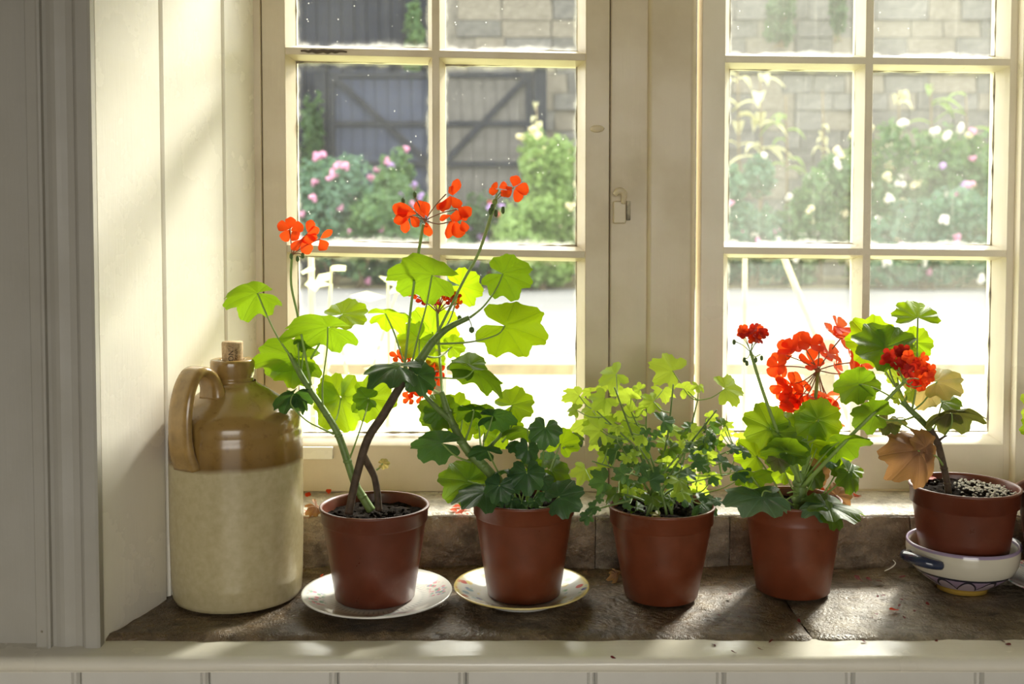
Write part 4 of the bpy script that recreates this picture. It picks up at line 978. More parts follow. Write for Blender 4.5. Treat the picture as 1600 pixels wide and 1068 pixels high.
# ------------------------------------------------------------------ plant 1: the tallest geranium
T = PL1; Y1 = p1y
stem(T, [(580, 797, -.04), (566, 775, -.042), (555, 756, -.043), (543, 720, -.042), (529, 680, -.04), (511, 648, -.036), (484, 608, -.028), (464, 574, -.02), (452, 552, -.018)], [7, 6.5, 6.2, 6, 5.6, 5.2, 4.8, 4.4, 3.0], 'stem_green', knob=1)
stem(T, [(545, 802, -.062), (550, 775, -.062), (559, 736, -.062), (575, 685, -.058), (599, 648, -.052), (629, 598, -.045), (656, 564, -.040)], [6.5, 6.3, 6.4, 6.8, 7.0, 6.8, 6], 'stem_brown', knob=0)
stem(T, [(645, 577, -.043), (656, 563, -.040), (676, 534, -.035), (700, 512, -.030), (733, 496, -.025)], [6.5, 7, 6.2, 5, 3.6], 'stem_green', knob=1)
stem(T, [(592, 797, -.045), (590, 772, -.046), (586, 749, -.047), (582, 738, -.048), (570, 716, -.055), (566, 706, -.058)], [5.5, 5.5, 5.3, 5.5, 6, 5], 'stem_brown')
D = -.03
leaf(T, 402, 458, -.02, 58, (-1, .1, -.2), (-.05, .62, .78), 'mid', (457, 560, -.02), [(419, 497, -.02), (436, 530, -.02)], cup=-.30, ruffle=.10)
leaf(T, 462, 560, .02, 72, (-.9, .2, .30), (.0, .70, .70), 'mid', (470, 582, -.015), cup=-.12)
leaf(T, 458, 566, .035, 46, (-.1, .2, -.9), (.1, .9, .2), 'bright', (478, 600, -.015))
leaf(T, 512, 511, -.03, 78, (-1, 0, -.03), (.02, .52, .85), 'mid', (505, 643, -.035), [(511, 545, -.03), (504, 600, -.033)], cup=-.20, ruffle=.09)
leaf(T, 535, 491, .05, 44, (.7, .2, .3), (.0, -.62, .78), 'bright', (486, 560, -.02), [(512, 516, .02)], cup=-.05)
leaf(T, 602, 490, -.02, 45, (1, 0, -.1), (0, .55, .83), 'bright', (642, 590, -.04), [(616, 520, -.025), (628, 556, -.03)], cup=-.28)
leaf(T, 675, 430, -.03, 72, (-.62, .1, .30), (.10, .66, .74), 'mid', (640, 584, -.04), [(666, 478, -.03), (652, 530, -.035)], cup=-.16)
leaf(T, 719, 446, .05, 40, (.5, 0, -.1), (.1, .95, .2), 'bright', (690, 520, -.03))
leaf(T, 786, 428, -.01, 52, (.75, 0, -.32), (-.05, .85, .50), 'mid', (734, 496, -.025), [(775, 452, -.015), (755, 479, -.02)], cup=-.14)
leaf(T, 789, 509, -.03, 72, (.85, 0, -.28), (.05, .84, .52), 'bright', (682, 537, -.035), [(776, 523, -.035), (735, 534, -.04)], cup=-.08)
leaf(T, 676, 519, .06, 52, (.1, 0, .8), (0, -1, .15), 'bright', (660, 565, -.03), cup=.03)
leaf(T, 655, 530, .04, 40, (-.5, 0, -.5), (0, -1, .1), 'bright', (655, 570, -.03))
leaf(T, 622, 572, -.085, 60, (-.95, .1, -.02), (.05, -.30, .95), 'dark', (655, 582, -.06), cup=-.32, ruffle=.12)
leaf(T, 652, 586, -.07, 36, (.7, .1, -.45), (.25, -.80, .5), 'dark', (648, 583, -.05), cup=-.2)
leaf(T, 458, 616, -.03, 40, (-.2, .1, -.3), (-.35, .60, .70), 'dark', (522, 678, -.04), [(455, 632, -.035), (478, 656, -.037), (500, 668, -.04)], cup=-.3, ruffle=.13)
leaf(T, 464, 620, -.03, 30, (.8, .1, -.1), (.45, .60, .60), 'dark', cup=-.3)
leaf(T, 533, 622, .05, 58, (.25, 0, -.9), (-.05, -1, .15), 'bright', (520, 660, -.03), cup=.05)
leaf(T, 524, 613, .055, 34, (-.6, 0, .7), (0, -1, .1), 'bright')
leaf(T, 577, 622, .03, 46, (.95, 0, -.12), (0, -.97, .2), 'bright', (545, 719, -.042), [(571, 645, .0), (556, 690, -.03)], cup=-.05)
leaf(T, 575, 622, .02, 26, (-.9, 0, .05), (0, -.9, .4), 'mid')
leaf(T, 741, 577, -.045, 62, (.75, .1, -.45), (.38, .42, .78), 'mid', (650, 583, -.045), [(724, 590, -.05), (680, 589, -.05)], cup=-.22)
leaf(T, 733, 570, -.03, 40, (-.4, .2, .5), (.0, -.55, .8), 'mid', cup=-.2)
leaf(T, 680, 566, .05, 20, (.2, 0, .8), (0, -1, .1), 'bright')
leaf(T, 706, 542, .03, 24, (.5, 0, .4), (0, -.9, .3), 'bright', (664, 556, -.03))
leaf(T, 598, 724, -.045, 12, (.6, -.2, .3), (0, -.7, .6), 'yellow', (588, 734, -.047), pr=.0008)
leaf(T, 466, 535, -.01, 12, (.5, 0, .6), (0, -.9, .3), 'mid', (468, 580, -.018)); leaf(T, 474, 545, -.01, 9, (0, 0, 1), (.6, -.8, .1), 'mid', (470, 582, -.018))
# flower heads
stem(T, [(456, 400, -.02), (455, 444, -.02), (465, 492, -.02), (478, 560, -.024), (486, 602, -.028)], [2.1, 1.9, 1.9, 1.9, 2.1], 'petiole', 'peduncle')
N = P(456, 398, -.02)
h = head_mesh(T, N, [P(453, 357, -.022), P(481, 364, -.022), P(500, 373, -.022), P(470, 378, -.022), P(474, 398, -.022)])
petals_px(h, [(453, 357, 455, 336, 17), (452, 357, 433, 352, 18), (452, 359, 442, 375, 17), (455, 360, 474, 352, 21), (456, 362, 466, 374, 18), (481, 363, 487, 343, 15), (480, 366, 499, 357, 14), (483, 367, 497, 372, 12),
              (472, 374, 456, 390, 14), (474, 372, 482, 396, 20), (468, 376, 491, 372, 15), (501, 372, 517, 361, 11), (500, 374, 511, 392, 19)], -.022, 'red', 1)
for q in ((455, 400), (465, 404), (473, 399)): bud(h, q[0], q[1], -.022, 9, 2.8)
stem(T, [(662, 350, -.025), (655, 388, -.02), (643, 472, -.022), (634, 555, -.035), (630, 597, -.045)], [2.6, 2.3, 2.0, 2.0, 2.2], 'petiole', 'peduncle')
N = P(664, 344, -.025); ends = [(630, 320), (648, 307), (697, 303), (706, 345), (714, 327), (634, 338), (669, 352)]
h = head_mesh(T, N, [P(a, b, -.027) for a, b in ends])
petals_px(h, [(650, 334, 613, 321, 22), (640, 326, 620, 334, 18), (641, 338, 614, 345, 17), (633, 337, 633, 364, 15), (641, 336, 656, 355, 15), (663, 340, 652, 312, 19), (668, 338, 662, 314, 16), (666, 347, 671, 369, 15),
              (707, 305, 716, 282, 15), (707, 304, 699, 291, 12), (704, 306, 692, 333, 19), (706, 307, 716, 326, 18), (698, 312, 685, 330, 12), (716, 324, 735, 336, 22), (714, 328, 712, 347, 19), (722, 326, 728, 345, 14), (708, 341, 698, 372, 15), (712, 345, 716, 372, 22), (722, 345, 728, 362, 15), (704, 336, 686, 342, 10)], -.028, 'red', 2)
for q in ((630, 314), (648, 304)): bud(h, q[0], q[1], -.027, 10, 3, (0, 0, 1))
stem(T, [(773, 318, -.01), (749, 392, -.012), (725, 437, -.015), (687, 513, -.03), (664, 554, -.04)], [3.0, 2.3, 2.1, 2.1, 2.3], 'petiole', 'peduncle')
N = P(773, 315, -.01); h = head_mesh(T, N, [P(779, 296, -.012), P(803, 293, -.012), P(783, 300, -.012)], mat='petiole', knobr=.0035)
petals_px(h, [(778, 297, 764, 301, 13), (777, 294, 770, 286, 12), (780, 293, 792, 288, 13), (783, 297, 790, 305, 12), (802, 291, 807, 276, 18), (805, 294, 827, 296, 21), (804, 296, 813, 315, 18), (800, 297, 785, 309, 14), (800, 292, 792, 296, 10)], -.013, 'red', 3)
for q in ((766, 330), (775, 333), (786, 328), (769, 324)): bud(h, q[0], q[1], -.012, 11, 3)
bud(bpy.data.objects[h.name], 737, 515, -.02, 9, 4.2)
MB().tube([P(737, 510, -.02), P(735, 503, -.02), P(731, 497, -.023)], .0005, 5).build('bud_stalk', MT['petiole'], h)

# ------------------------------------------------------------------ plant 2: the leaning one
T = PL2
stem(T, [(806, 792, -.03), (795, 772, -.035), (781, 756, -.038), (754, 726, -.042), (735, 708, -.043), (721, 689, -.043), (709, 665, -.042), (699, 643, -.04), (690, 612, -.036)], [8, 8, 8, 8, 7.4, 6.8, 6.2, 5.8, 4.2], 'stem_green', knob=1)
stem(T, [(704, 656, -.042), (686, 640, -.045), (668, 622, -.048), (660, 612, -.048)], [5, 4.2, 3.6, 2.5], 'stem_green')
stem(T, [(740, 716, -.042), (762, 700, -.03), (785, 678, -.015)], [3, 2.6, 2.2], 'stem_green')
leaf(T, 690, 692, -.06, 52, (-.95, 0, .12), (-.05, .72, .62), 'dark', (736, 722, -.045), [(712, 712, -.055)], cup=-.15)
leaf(T, 731, 751, -.03, 50, (-.9, 0, .15), (.0, -.80, .55), 'mid', (775, 753, -.04), cup=-.1)
leaf(T, 733, 750, -.02, 34, (.8, 0, .3), (.0, -.85, .45), 'mid')
leaf(T, 757, 768, -.06, 54, (-.98, -.1, -.05), (.05, -.26, .96), 'dark', (790, 770, -.045), cup=-.25)
leaf(T, 780, 758, -.08, 31, (-.3, -.2, -.9), (-.2, -.85, .35), 'dark', (795, 775, -.045), cup=-.2)
leaf(T, 823, 738, -.075, 37, (.05, -.3, -.9), (.1, -.80, .45), 'dark', (812, 790, -.03), cup=-.2)
leaf(T, 795, 733, -.06, 30, (-.8, 0, .0), (.0, .30, .95), 'dark', (812, 790, -.03), cup=-.3)
leaf(T, 874, 776, -.075, 42, (.85, -.1, .36), (-.38, -.72, .60), 'dark', (838, 792, -.03), cup=-.25, ruffle=.04)
leaf(T, 741, 640, -.03, 38, (.75, 0, .40), (0, .66, .72), 'mid', (725, 693, -.043), [(736, 662, -.035)], cup=-.2)
leaf(T, 738, 640, -.03, 32, (-.85, 0, .35), (0, .66, .72), 'mid', cup=-.25)
leaf(T, 800, 633, .0, 40, (.8, .1, .35), (0, -.75, .62), 'bright', (770, 695, -.03), cup=-.05)
leaf(T, 770, 650, -.03, 40, (.85, 0, -.18), (-.05, .68, .66), 'dark', (755, 690, -.035), cup=-.22)
leaf(T, 690, 644, -.01, 42, (-.75, 0, .35), (0, -.85, .5), 'mid', (700, 648, -.04), cup=-.1)
leaf(T, 684, 642, -.012, 30, (-.1, 0, -.9), (0, -.95, .3), 'mid')
leaf(T, 722, 657, .0, 36, (.2, 0, -.95), (.35, -.9, .2), 'bright', (716, 685, -.04), cup=.1, fold=.3)
leaf(T, 712, 640, .02, 30, (.2, 0, .6), (0, -1, .2), 'bright', (700, 650, -.04))
leaf(T, 757, 676, .01, 26, (.4, 0, .8), (0, -.95, .2), 'bright', (752, 712, -.03)); leaf(T, 772, 682, .02, 30, (.7, 0, .1), (0, -1, .2), 'bright', (755, 715, -.03)); leaf(T, 748, 660, .01, 16, (-.3, 0, .9), (0, -.9, .4), 'lime', (752, 700, -.03))
leaf(T, 762, 704, -.06, 34, (-.55, 0, .62), (.05, .65, .70), 'dark', (810, 790, -.03), [(772, 725, -.055), (794, 765, -.045)], cup=-.2)
leaf(T, 824, 672, -.03, 44, (-.95, 0, .1), (.05, .45, .85), 'mid', (822, 790, -.02), [(828, 710, -.025)], cup=-.2)
leaf(T, 800, 664, .0, 26, (-.5, 0, -.6), (0, -.8, .5), 'bright', (785, 690, -.015))
leaf(T, 852, 668, -.07, 34, (-.15, -.3, -.9), (.0, -.80, .55), 'dark', (838, 790, -.02), [(848, 720, -.03)], cup=-.3)
leaf(T, 876, 693, -.02, 38, (.25, 0, .9), (.1, .85, .45), 'bright', (842, 792, -.02), [(862, 728, -.02)], cup=-.05)
leaf(T, 893, 684, -.01, 22, (.9, 0, .1), (0, -.4, .9), 'mid', (880, 700, -.02))
leaf(T, 825, 700, -.05, 26, (-.2, 0, -.9), (.4, -.9, .2), 'dark', (826, 790, -.02)); leaf(T, 806, 697, -.04, 18, (-.9, 0, -.1), (0, -.5, .8), 'dark', (824, 730, -.03))
leaf(T, 828, 728, -.02, 24, (.6, 0, .2), (0, -.9, .3), 'mid', (826, 790, -.02)); leaf(T, 862, 735, -.02, 36, (.8, 0, -.45), (.2, -.65, .7), 'mid', (838, 792, -.02), cup=-.2)
leaf(T, 858, 722, .0, 22, (.2, 0, .9), (.1, -.9, .4), 'bluish', (846, 790, -.02))
for (x, y, r_, mm) in ((800, 780, 16, (-.5, -.6, -.1)), (835, 782, 14, (.2, -.6, -.1)), (815, 786, 13, (0, -.8, -.1)), (850, 768, 20, (.6, -.3, .2)), (788, 774, 18, (-.7, -.4, .1)), (848, 750, 22, (.5, -.2, .5)), (808, 758, 20, (-.4, -.2, .6))):
    leaf(T, x, y, -.05, r_, mm, (mm[0] * .3, -.7, .7), 'dark', (820, 795, -.025), cup=-.2)
# its flower heads, seen behind the stems of the first plant
stem(T, [(683, 486, .05), (686, 540, .04), (690, 600, -.01), (692, 618, -.034)], [2.2, 2.2, 2.4, 2.6], 'petiole', 'peduncle')
N = P(684, 488, .05); r = random.Random(5); tips = [(645, 458), (660, 470), (668, 462), (680, 472), (692, 462), (703, 470), (716, 474), (712, 462), (700, 456)]
h = head_mesh(T, N, [P(a, b, .05) for a, b in tips])
for i, (a, b) in enumerate(tips): floret(h, P(a, b, .05), (r.uniform(-.5, .5), -.8, .5), 10 * S(.05), 'deep' if i % 2 else 'red', 40 + i, 4, .85)
bud(h, 718, 497, .05, 9, 3.5)
stem(T, [(655, 590, .05), (672, 606, .02), (690, 616, -.03)], [2.2, 2.2, 2.4], 'petiole', 'peduncle')
N = P(655, 592, .05); tips = [(621, 556), (632, 546), (638, 560), (672, 572), (686, 580), (664, 578), (644, 612), (658, 618), (640, 622), (684, 592), (668, 606)]
h = head_mesh(T, N, [P(a, b, .05) for a, b in tips])
for i, (a, b) in enumerate(tips): floret(h, P(a, b, .05), (r.uniform(-.5, .5), -.8, .3), 12 * S(.05), 'red', 60 + i, 4, .85)

# ------------------------------------------------------------------ plant 3: scented geranium
T = PL3; r = random.Random(9); base = P(1035, 800, -.004)
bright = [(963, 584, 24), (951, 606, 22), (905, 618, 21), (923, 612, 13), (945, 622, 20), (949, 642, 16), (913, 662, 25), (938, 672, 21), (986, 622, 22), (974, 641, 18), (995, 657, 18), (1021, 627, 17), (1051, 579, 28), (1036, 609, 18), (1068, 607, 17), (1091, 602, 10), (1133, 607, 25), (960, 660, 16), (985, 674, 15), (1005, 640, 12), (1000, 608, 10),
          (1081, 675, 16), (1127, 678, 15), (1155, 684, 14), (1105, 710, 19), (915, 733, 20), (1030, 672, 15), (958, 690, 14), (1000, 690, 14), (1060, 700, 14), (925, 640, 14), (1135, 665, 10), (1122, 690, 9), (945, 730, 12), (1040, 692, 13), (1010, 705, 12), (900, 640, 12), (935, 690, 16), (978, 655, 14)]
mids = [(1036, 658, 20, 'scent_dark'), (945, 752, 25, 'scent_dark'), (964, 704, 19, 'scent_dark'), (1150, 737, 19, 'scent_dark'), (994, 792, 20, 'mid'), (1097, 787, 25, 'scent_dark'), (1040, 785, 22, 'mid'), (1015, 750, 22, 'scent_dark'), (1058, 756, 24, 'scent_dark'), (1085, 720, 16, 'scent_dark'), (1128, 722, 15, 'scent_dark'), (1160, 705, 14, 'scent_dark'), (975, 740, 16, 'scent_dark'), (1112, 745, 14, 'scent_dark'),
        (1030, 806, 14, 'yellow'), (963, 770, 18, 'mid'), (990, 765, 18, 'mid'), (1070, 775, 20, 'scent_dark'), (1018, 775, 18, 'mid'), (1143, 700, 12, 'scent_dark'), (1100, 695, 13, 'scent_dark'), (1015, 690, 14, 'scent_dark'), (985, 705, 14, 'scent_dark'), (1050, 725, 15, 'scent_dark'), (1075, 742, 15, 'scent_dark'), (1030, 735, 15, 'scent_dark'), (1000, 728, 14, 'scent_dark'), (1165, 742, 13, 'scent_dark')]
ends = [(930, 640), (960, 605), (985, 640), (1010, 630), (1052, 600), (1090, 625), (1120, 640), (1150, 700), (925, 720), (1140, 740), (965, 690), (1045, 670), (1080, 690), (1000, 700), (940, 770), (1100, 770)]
SP = []
for i, (ex_, ey_) in enumerate(ends):
    Yt = r.uniform(-.05, .08); b = Vector((p3x + r.uniform(-.02, .02), p3y + r.uniform(-.02, .02), s3 - .004)); t_ = P(ex_, ey_, Yt)
    mid = b * .5 + t_ * .5 + Vector((0, 0, .010)) + Vector(((t_.x - b.x) * -.12 + r.uniform(-.012, .012), 0, 0))
    mm = MB().tube([b, b * .75 + mid * .25 + Vector((0, 0, .006)), mid, t_], [.0018, .0016, .0013, .0008], 7, 6); mm.build('stem', MT['stem_green'], T)
    for k in range(9):
        u = .35 + .65 * k / 8; SP.append(mid * (1 - (u - .5) * 2) + t_ * ((u - .5) * 2) if u > .5 else b * (1 - u * 2) + mid * (u * 2))
def sleaf(x, y, rad, mat, Yv):
    A = P(x, y, Yv); j = min(SP, key=lambda q: (q - A).length + (0.04 if q.z > A.z - .004 else 0))
    out = Vector((A.x - p3x, (A.y - p3y) * .6, 0)); m_ = Vector((out.x * 9 + r.uniform(-.6, .6), r.uniform(-.4, .3), r.uniform(-.35, .45)))
    n_ = Vector((r.uniform(-.4, .4), r.choice((-.75, .7, -.55)) + r.uniform(-.2, .2), r.uniform(.35, .85)))
    if mat != 'lime': n_ = Vector((r.uniform(-.4, .4), -.6 + r.uniform(-.2, .2), r.uniform(.4, .9)))
    o = leaf(T, x, y, Yv, rad * (1.28 if mat == 'lime' else 1.1), m_, n_, mat, None, None, 'scented', cup=-.15, ruffle=.12)
    jj = j - A; MB().tube([A, A + jj * .5 + Vector((0, 0, -.004)), j], [.0006, .0007, .0009], 5, 3).build('petiole', MT['petiole'], o)
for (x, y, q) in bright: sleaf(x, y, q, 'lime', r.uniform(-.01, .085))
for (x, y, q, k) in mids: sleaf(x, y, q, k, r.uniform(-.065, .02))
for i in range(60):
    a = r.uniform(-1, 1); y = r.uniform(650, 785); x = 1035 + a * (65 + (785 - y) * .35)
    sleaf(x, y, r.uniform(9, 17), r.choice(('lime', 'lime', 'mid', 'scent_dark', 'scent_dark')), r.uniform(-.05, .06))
for q in ((937, 690), (908, 690), (1101, 668)): MB().tube([P(q[0], q[1] + 8, .0), P(q[0], q[1], .0), P(q[0] + 1, q[1] - 8, .0)], [.001, .0028, .0006], 8, 3).build('bud', MT['bud'], T)
A = P(985, 782, -.05); B = P(940, 793, -.07); C_ = P(918, 805, -.075)                  # trailing sprig over the rim
MB().tube([A, B, C_], [.0012, .001, .0008], 6, 4).build('stem', MT['stem_green'], T)
for (x, y, q) in ((930, 790, 13), (918, 806, 14), (938, 778, 9), (924, 798, 10)): leaf(T, x, y, -.073, q, (-.8, -.1, -.4), (-.2, -.7, .6), 'scent_dark', None, None, 'scented')
# ------------------------------------------------------------------ plant 4: round leaves, three flower heads
T = PL4
stem(T, [(1250, 805, .01), (1250, 780, .01), (1250, 755, .01), (1249, 735, .012)], [11, 11, 10, 7], 'stem_green', knob=1)
C0 = (1250, 752, .01)
leaf(T, 1203, 668, -.02, 47, (-.85, 0, .45), (.05, -.92, .38), 'bright', (1247, 750, .008), [(1222, 705, -.01)], cup=-.06)
leaf(T, 1216, 676, -.02, 34, (.8, 0, .1), (.05, -.92, .38), 'mid')
leaf(T, 1228, 655, .02, 26, (.5, 0, .5), (.3, -.6, .7), 'bright', (1250, 750, .01), [(1236, 690, .02)], fold=.4)
leaf(T, 1279, 655, .02, 42, (.75, 0, .32), (0, -.93, .35), 'bright', (1254, 750, .01), [(1270, 700, .02)], cup=-.06)
leaf(T, 1275, 657, .03, 38, (-.8, 0, .25), (0, -.96, .25), 'bright'); leaf(T, 1272, 660, .025, 40, (-.7, 0, -.5), (0, -.96, .25), 'bright')
leaf(T, 1228, 706, -.025, 46, (-.5, 0, .75), (.15, .80, .55), 'mid', (1249, 750, .005), cup=-.2)
leaf(T, 1238, 700, -.02, 34, (.7, 0, -.1), (.1, -.8, .5), 'mid'); leaf(T, 1215, 716, -.02, 24, (.2, 0, -.8), (.2, -.8, .5), 'bronze')
leaf(T, 1263, 692, .0, 44, (.2, .3, .5), (0, .55, .82), 'bright', (1253, 748, .01), cup=-.3)
leaf(T, 1302, 708, .02, 38, (.2, 0, .5), (0, -.95, .3), 'bright', (1256, 752, .01)); leaf(T, 1296, 700, .03, 30, (-.2, 0, -.7), (0, -1, .1), 'bright')
leaf(T, 1312, 690, -.02, 52, (.95, 0, -.08), (-.1, .62, .72), 'mid', (1256, 750, .01), [(1290, 708, -.01)], cup=-.22)
leaf(T, 1182, 712, .03, 38, (-.4, 0, .4), (0, -.9, .35), 'bright', (1230, 790, .02), [(1205, 745, .03)])
leaf(T, 1174, 744, -.01, 42, (.05, 0, .9), (.05, .62, .70), 'mid', (1236, 795, .01), [(1188, 762, -.01), (1212, 785, .0)], cup=-.15)
leaf(T, 1326, 738, -.01, 38, (.55, 0, -.8), (.55, -.65, .4), 'mid', (1268, 790, .01), [(1305, 760, .0)], cup=-.1, fold=.15)
leaf(T, 1330, 734, .0, 22, (.8, 0, .05), (0, -.5, .85), 'bright')
leaf(T, 1312, 728, .01, 22, (-.4, 0, -.4), (.4, -.8, .4), 'mid', (1268, 790, .01)); leaf(T, 1300, 722, .0, 15, (-.7, 0, .2), (0, -.5, .85), 'bluish')
leaf(T, 1275, 740, .02, 30, (.8, 0, .0), (.3, -.9, .2), 'brown'); leaf(T, 1272, 742, .015, 26, (-.2, 0, -.6), (.2, -.9, .3), 'mid', (1258, 770, .01))
leaf(T, 1282, 714, .04, 20, (.2, 0, .5), (0, -1, .2), 'bright', (1258, 760, .01)); leaf(T, 1226, 736, .04, 30, (-.3, 0, .3), (0, -1, .2), 'bright', (1245, 770, .01))
leaf(T, 1240, 730, .05, 26, (.4, 0, -.3), (0, -1, .2), 'lime'); leaf(T, 1172, 764, .06, 18, (0, 0, .9), (0, -.9, .4), 'mid')
leaf(T, 1190, 776, -.045, 68, (-.93, -.15, -.05), (-.02, -.22, .97), 'bluish', (1240, 790, .0), [(1196, 766, -.04), (1220, 776, -.02)], cup=-.08, ruffle=.10)
leaf(T, 1192, 776, -.045, 42, (.85, -.3, -.05), (.05, -.25, .96), 'bluish', cup=-.2)
leaf(T, 1122, 782, -.05, 12, (-.8, -.2, .2), (0, -.5, .85), 'bluish')
leaf(T, 1292, 788, -.045, 62, (.95, -.05, -.06), (.08, -.14, .98), 'mid', (1258, 790, .0), cup=-.1, ruffle=.09)
leaf(T, 1286, 789, -.045, 42, (-.75, -.4, -.05), (-.05, -.20, .97), 'bluish', cup=-.2)
leaf(T, 1298, 800, -.06, 32, (.65, -.2, -.75), (.5, -.65, .58), 'mid', (1262, 790, -.01), cup=-.15)
leaf(T, 1308, 774, .03, 28, (.8, 0, .1), (.1, -.8, .5), 'brown', (1265, 792, .01)); leaf(T, 1220, 806, -.01, 14, (.8, -.3, 0), (0, -.5, .85), 'brown')
for k, (x, y) in enumerate(((1240, 690), (1262, 680), (1270, 690), (1256, 700), (1276, 700))): MB().tube([P(x, y, .0), P((x + 1252) / 2, (y + 752) / 2 + 4, .005), P(1252, 754, .01)], [.0007, .0009, .0012], 6, 4).build('petiole', MT['petiole'], T)
for (x, y) in ((1298, 806), (1290, 794), (1222, 786), (1230, 770)): MB().tube([P(1252, 772, .008), P((x + 1252) / 2, (y + 765) / 2, -.005), P(x, y, -.01)], [.0013, .0011, .0009], 6, 4).build('petiole', MT['petiole'], T)
# small crimson head on its straight stalk
stem(T, [(1249, 752, .0), (1236, 720, -.01), (1214, 672, -.018), (1190, 605, -.02), (1173, 550, -.02)], [3.2, 3, 2.8, 2.5, 2.5], 'petiole', 'peduncle')
N = P(1173, 550, -.02); r = random.Random(21); tips = []
for i in range(15):
    a = r.uniform(0, 6.28); q = math.sqrt(r.random()); tips.append((1172 + 24 * q * math.cos(a), 521 + 11 * q * math.sin(a)))
h = head_mesh(T, N, [P(a, b + 6, -.02) for a, b in tips[:6]] + [P(1148, 533, -.02), P(1163, 558, -.02), P(1184, 555, -.02), P(1188, 553, -.02)], .0005, 'petiole', knobr=.0018)
for i, (a, b) in enumerate(tips): floret(h, P(a, b, -.02 + r.uniform(-.012, .012)), (r.uniform(-.8, .8), -.6, .5), 10 * S(-.02), 'deep' if i % 3 == 0 else 'red', 80 + i, 5, .95)
for q in ((1163, 562), (1167, 567), (1181, 562), (1190, 559), (1147, 534)): bud(h, q[0], q[1], -.022, 8, 2.6)
# dense crimson head leaning towards the bowl
stem(T, [(1254, 760, .0), (1310, 700, -.02), (1362, 648, -.03), (1412, 597, -.035)], [3.2, 2.9, 2.6, 2.5], 'petiole', 'peduncle')
N = P(1413, 595, -.035); tips = [(1390, 556), (1403, 552), (1398, 566), (1412, 566), (1420, 556), (1412, 548), (1430, 566), (1440, 562), (1428, 580), (1442, 578), (1436, 592), (1450, 590), (1426, 596), (1452, 578), (1440, 602), (1418, 580), (1386, 562), (1405, 575)]
h = head_mesh(T, N, [P(a, b, -.035) for a, b in tips[::2]], .0006, 'petiole', knobr=.003)
for i, (a, b) in enumerate(tips): floret(h, P(a, b, -.035 + r.uniform(-.014, .012)), (r.uniform(-.8, .8), -.8, r.uniform(-.1, .6)), 11.5 * S(-.035), 'deep' if a < 1418 else ('red' if i % 3 else 'deep'), 120 + i, 5, .95)
# big sunlit scarlet head near the glass: a wide open ring of florets
Yb = .10
stem(T, [(1278, 582, Yb), (1272, 640, .07), (1262, 700, .03), (1254, 752, .01)], [3, 2.8, 2.8, 3], 'petiole', 'peduncle')
N = P(1278, 578, Yb); ring = [(1216, 572), (1222, 590), (1228, 555), (1238, 545), (1252, 536), (1266, 538), (1280, 548), (1300, 520), (1314, 528), (1326, 546), (1332, 566), (1346, 568), (1338, 580), (1226, 606), (1236, 600), (1246, 610), (1232, 622), (1252, 598), (1262, 616), (1278, 622), (1292, 618), (1304, 626), (1244, 628), (1296, 552), (1268, 566), (1306, 572), (1288, 640), (1236, 640), (1300, 654), (1310, 512)]
h = head_mesh(T, N, [P(a, b, Yb) for a, b in ring[::2]], .0008, 'pedicel', knobr=.004)
for i, (a, b) in enumerate(ring):
    a2 = math.atan2(-(b - 578), a - 1278)
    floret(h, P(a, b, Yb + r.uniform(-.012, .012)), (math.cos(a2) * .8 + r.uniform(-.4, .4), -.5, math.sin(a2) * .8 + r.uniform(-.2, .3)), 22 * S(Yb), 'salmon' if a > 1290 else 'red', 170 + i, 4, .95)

# ------------------------------------------------------------------ plant 5: woody stem, dry leaf, in the bowl
T = PL5
stem(T, [(1482, 772, .02), (1480, 755, .02), (1475, 731, .018), (1465, 692, .015), (1452, 669, .012)], [5.5, 5.2, 5.2, 5.4, 5], 'stem_brown', knob=1)
stem(T, [(1453, 670, .012), (1434, 651, .010), (1415, 632, .008), (1405, 612, .008), (1400, 598, .01)], [5, 4.8, 4.2, 3.4, 2.2], 'stem_green', knob=1)
leaf(T, 1434, 496, .0, 46, (0, 0, 1), (0, -.66, .76), 'bright', (1425, 640, .01), [(1433, 540, .01), (1432, 600, .01)], cup=-.08, sinus=.62)
leaf(T, 1366, 537, .05, 52, (-.6, 0, .75), (0, -.96, .3), 'bright', (1408, 615, .01), cup=.05)
leaf(T, 1384, 543, -.01, 58, (-.70, 0, .45), (.1, -.74, .66), 'mid', (1410, 622, .008), [(1392, 585, .0)], cup=-.05)
leaf(T, 1386, 543, -.012, 50, (.9, 0, .38), (-.45, -.68, .58), 'mid', cup=-.1)
leaf(T, 1430, 535, .05, 34, (.85, 0, .0), (0, -.95, .3), 'bright', (1415, 625, .01))
leaf(T, 1428, 548, .055, 26, (.3, 0, -.6), (0, -.95, .3), 'bright')
leaf(T, 1342, 600, -.02, 43, (-.92, 0, -.12), (.05, .92, .35), 'mid', (1420, 640, .01), [(1368, 607, -.01), (1396, 622, .0)], cup=-.1)
leaf(T, 1344, 600, .0, 36, (.92, 0, -.08), (.0, -.9, .4), 'mid')
leaf(T, 1368, 648, -.03, 43, (-.85, 0, .22), (.05, .86, .48), 'mid', (1430, 650, .01), [(1385, 656, -.02), (1410, 656, .0)], cup=-.12)
leaf(T, 1398, 654, .0, 34, (-.4, 0, -.2), (0, .5, .85), 'bronze', (1455, 682, .012), [(1420, 668, .005)], cup=-.35)
leaf(T, 1388, 658, .01, 26, (-.2, 0, -.6), (0, -.7, .6), 'bronze')
leaf(T, 1464, 596, .03, 46, (.9, 0, .30), (-.1, -.60, .76), 'yellow', (1425, 642, .01), cup=-.1)
leaf(T, 1446, 606, .03, 40, (-.6, 0, -.35), (0, -.9, .35), 'yellow')
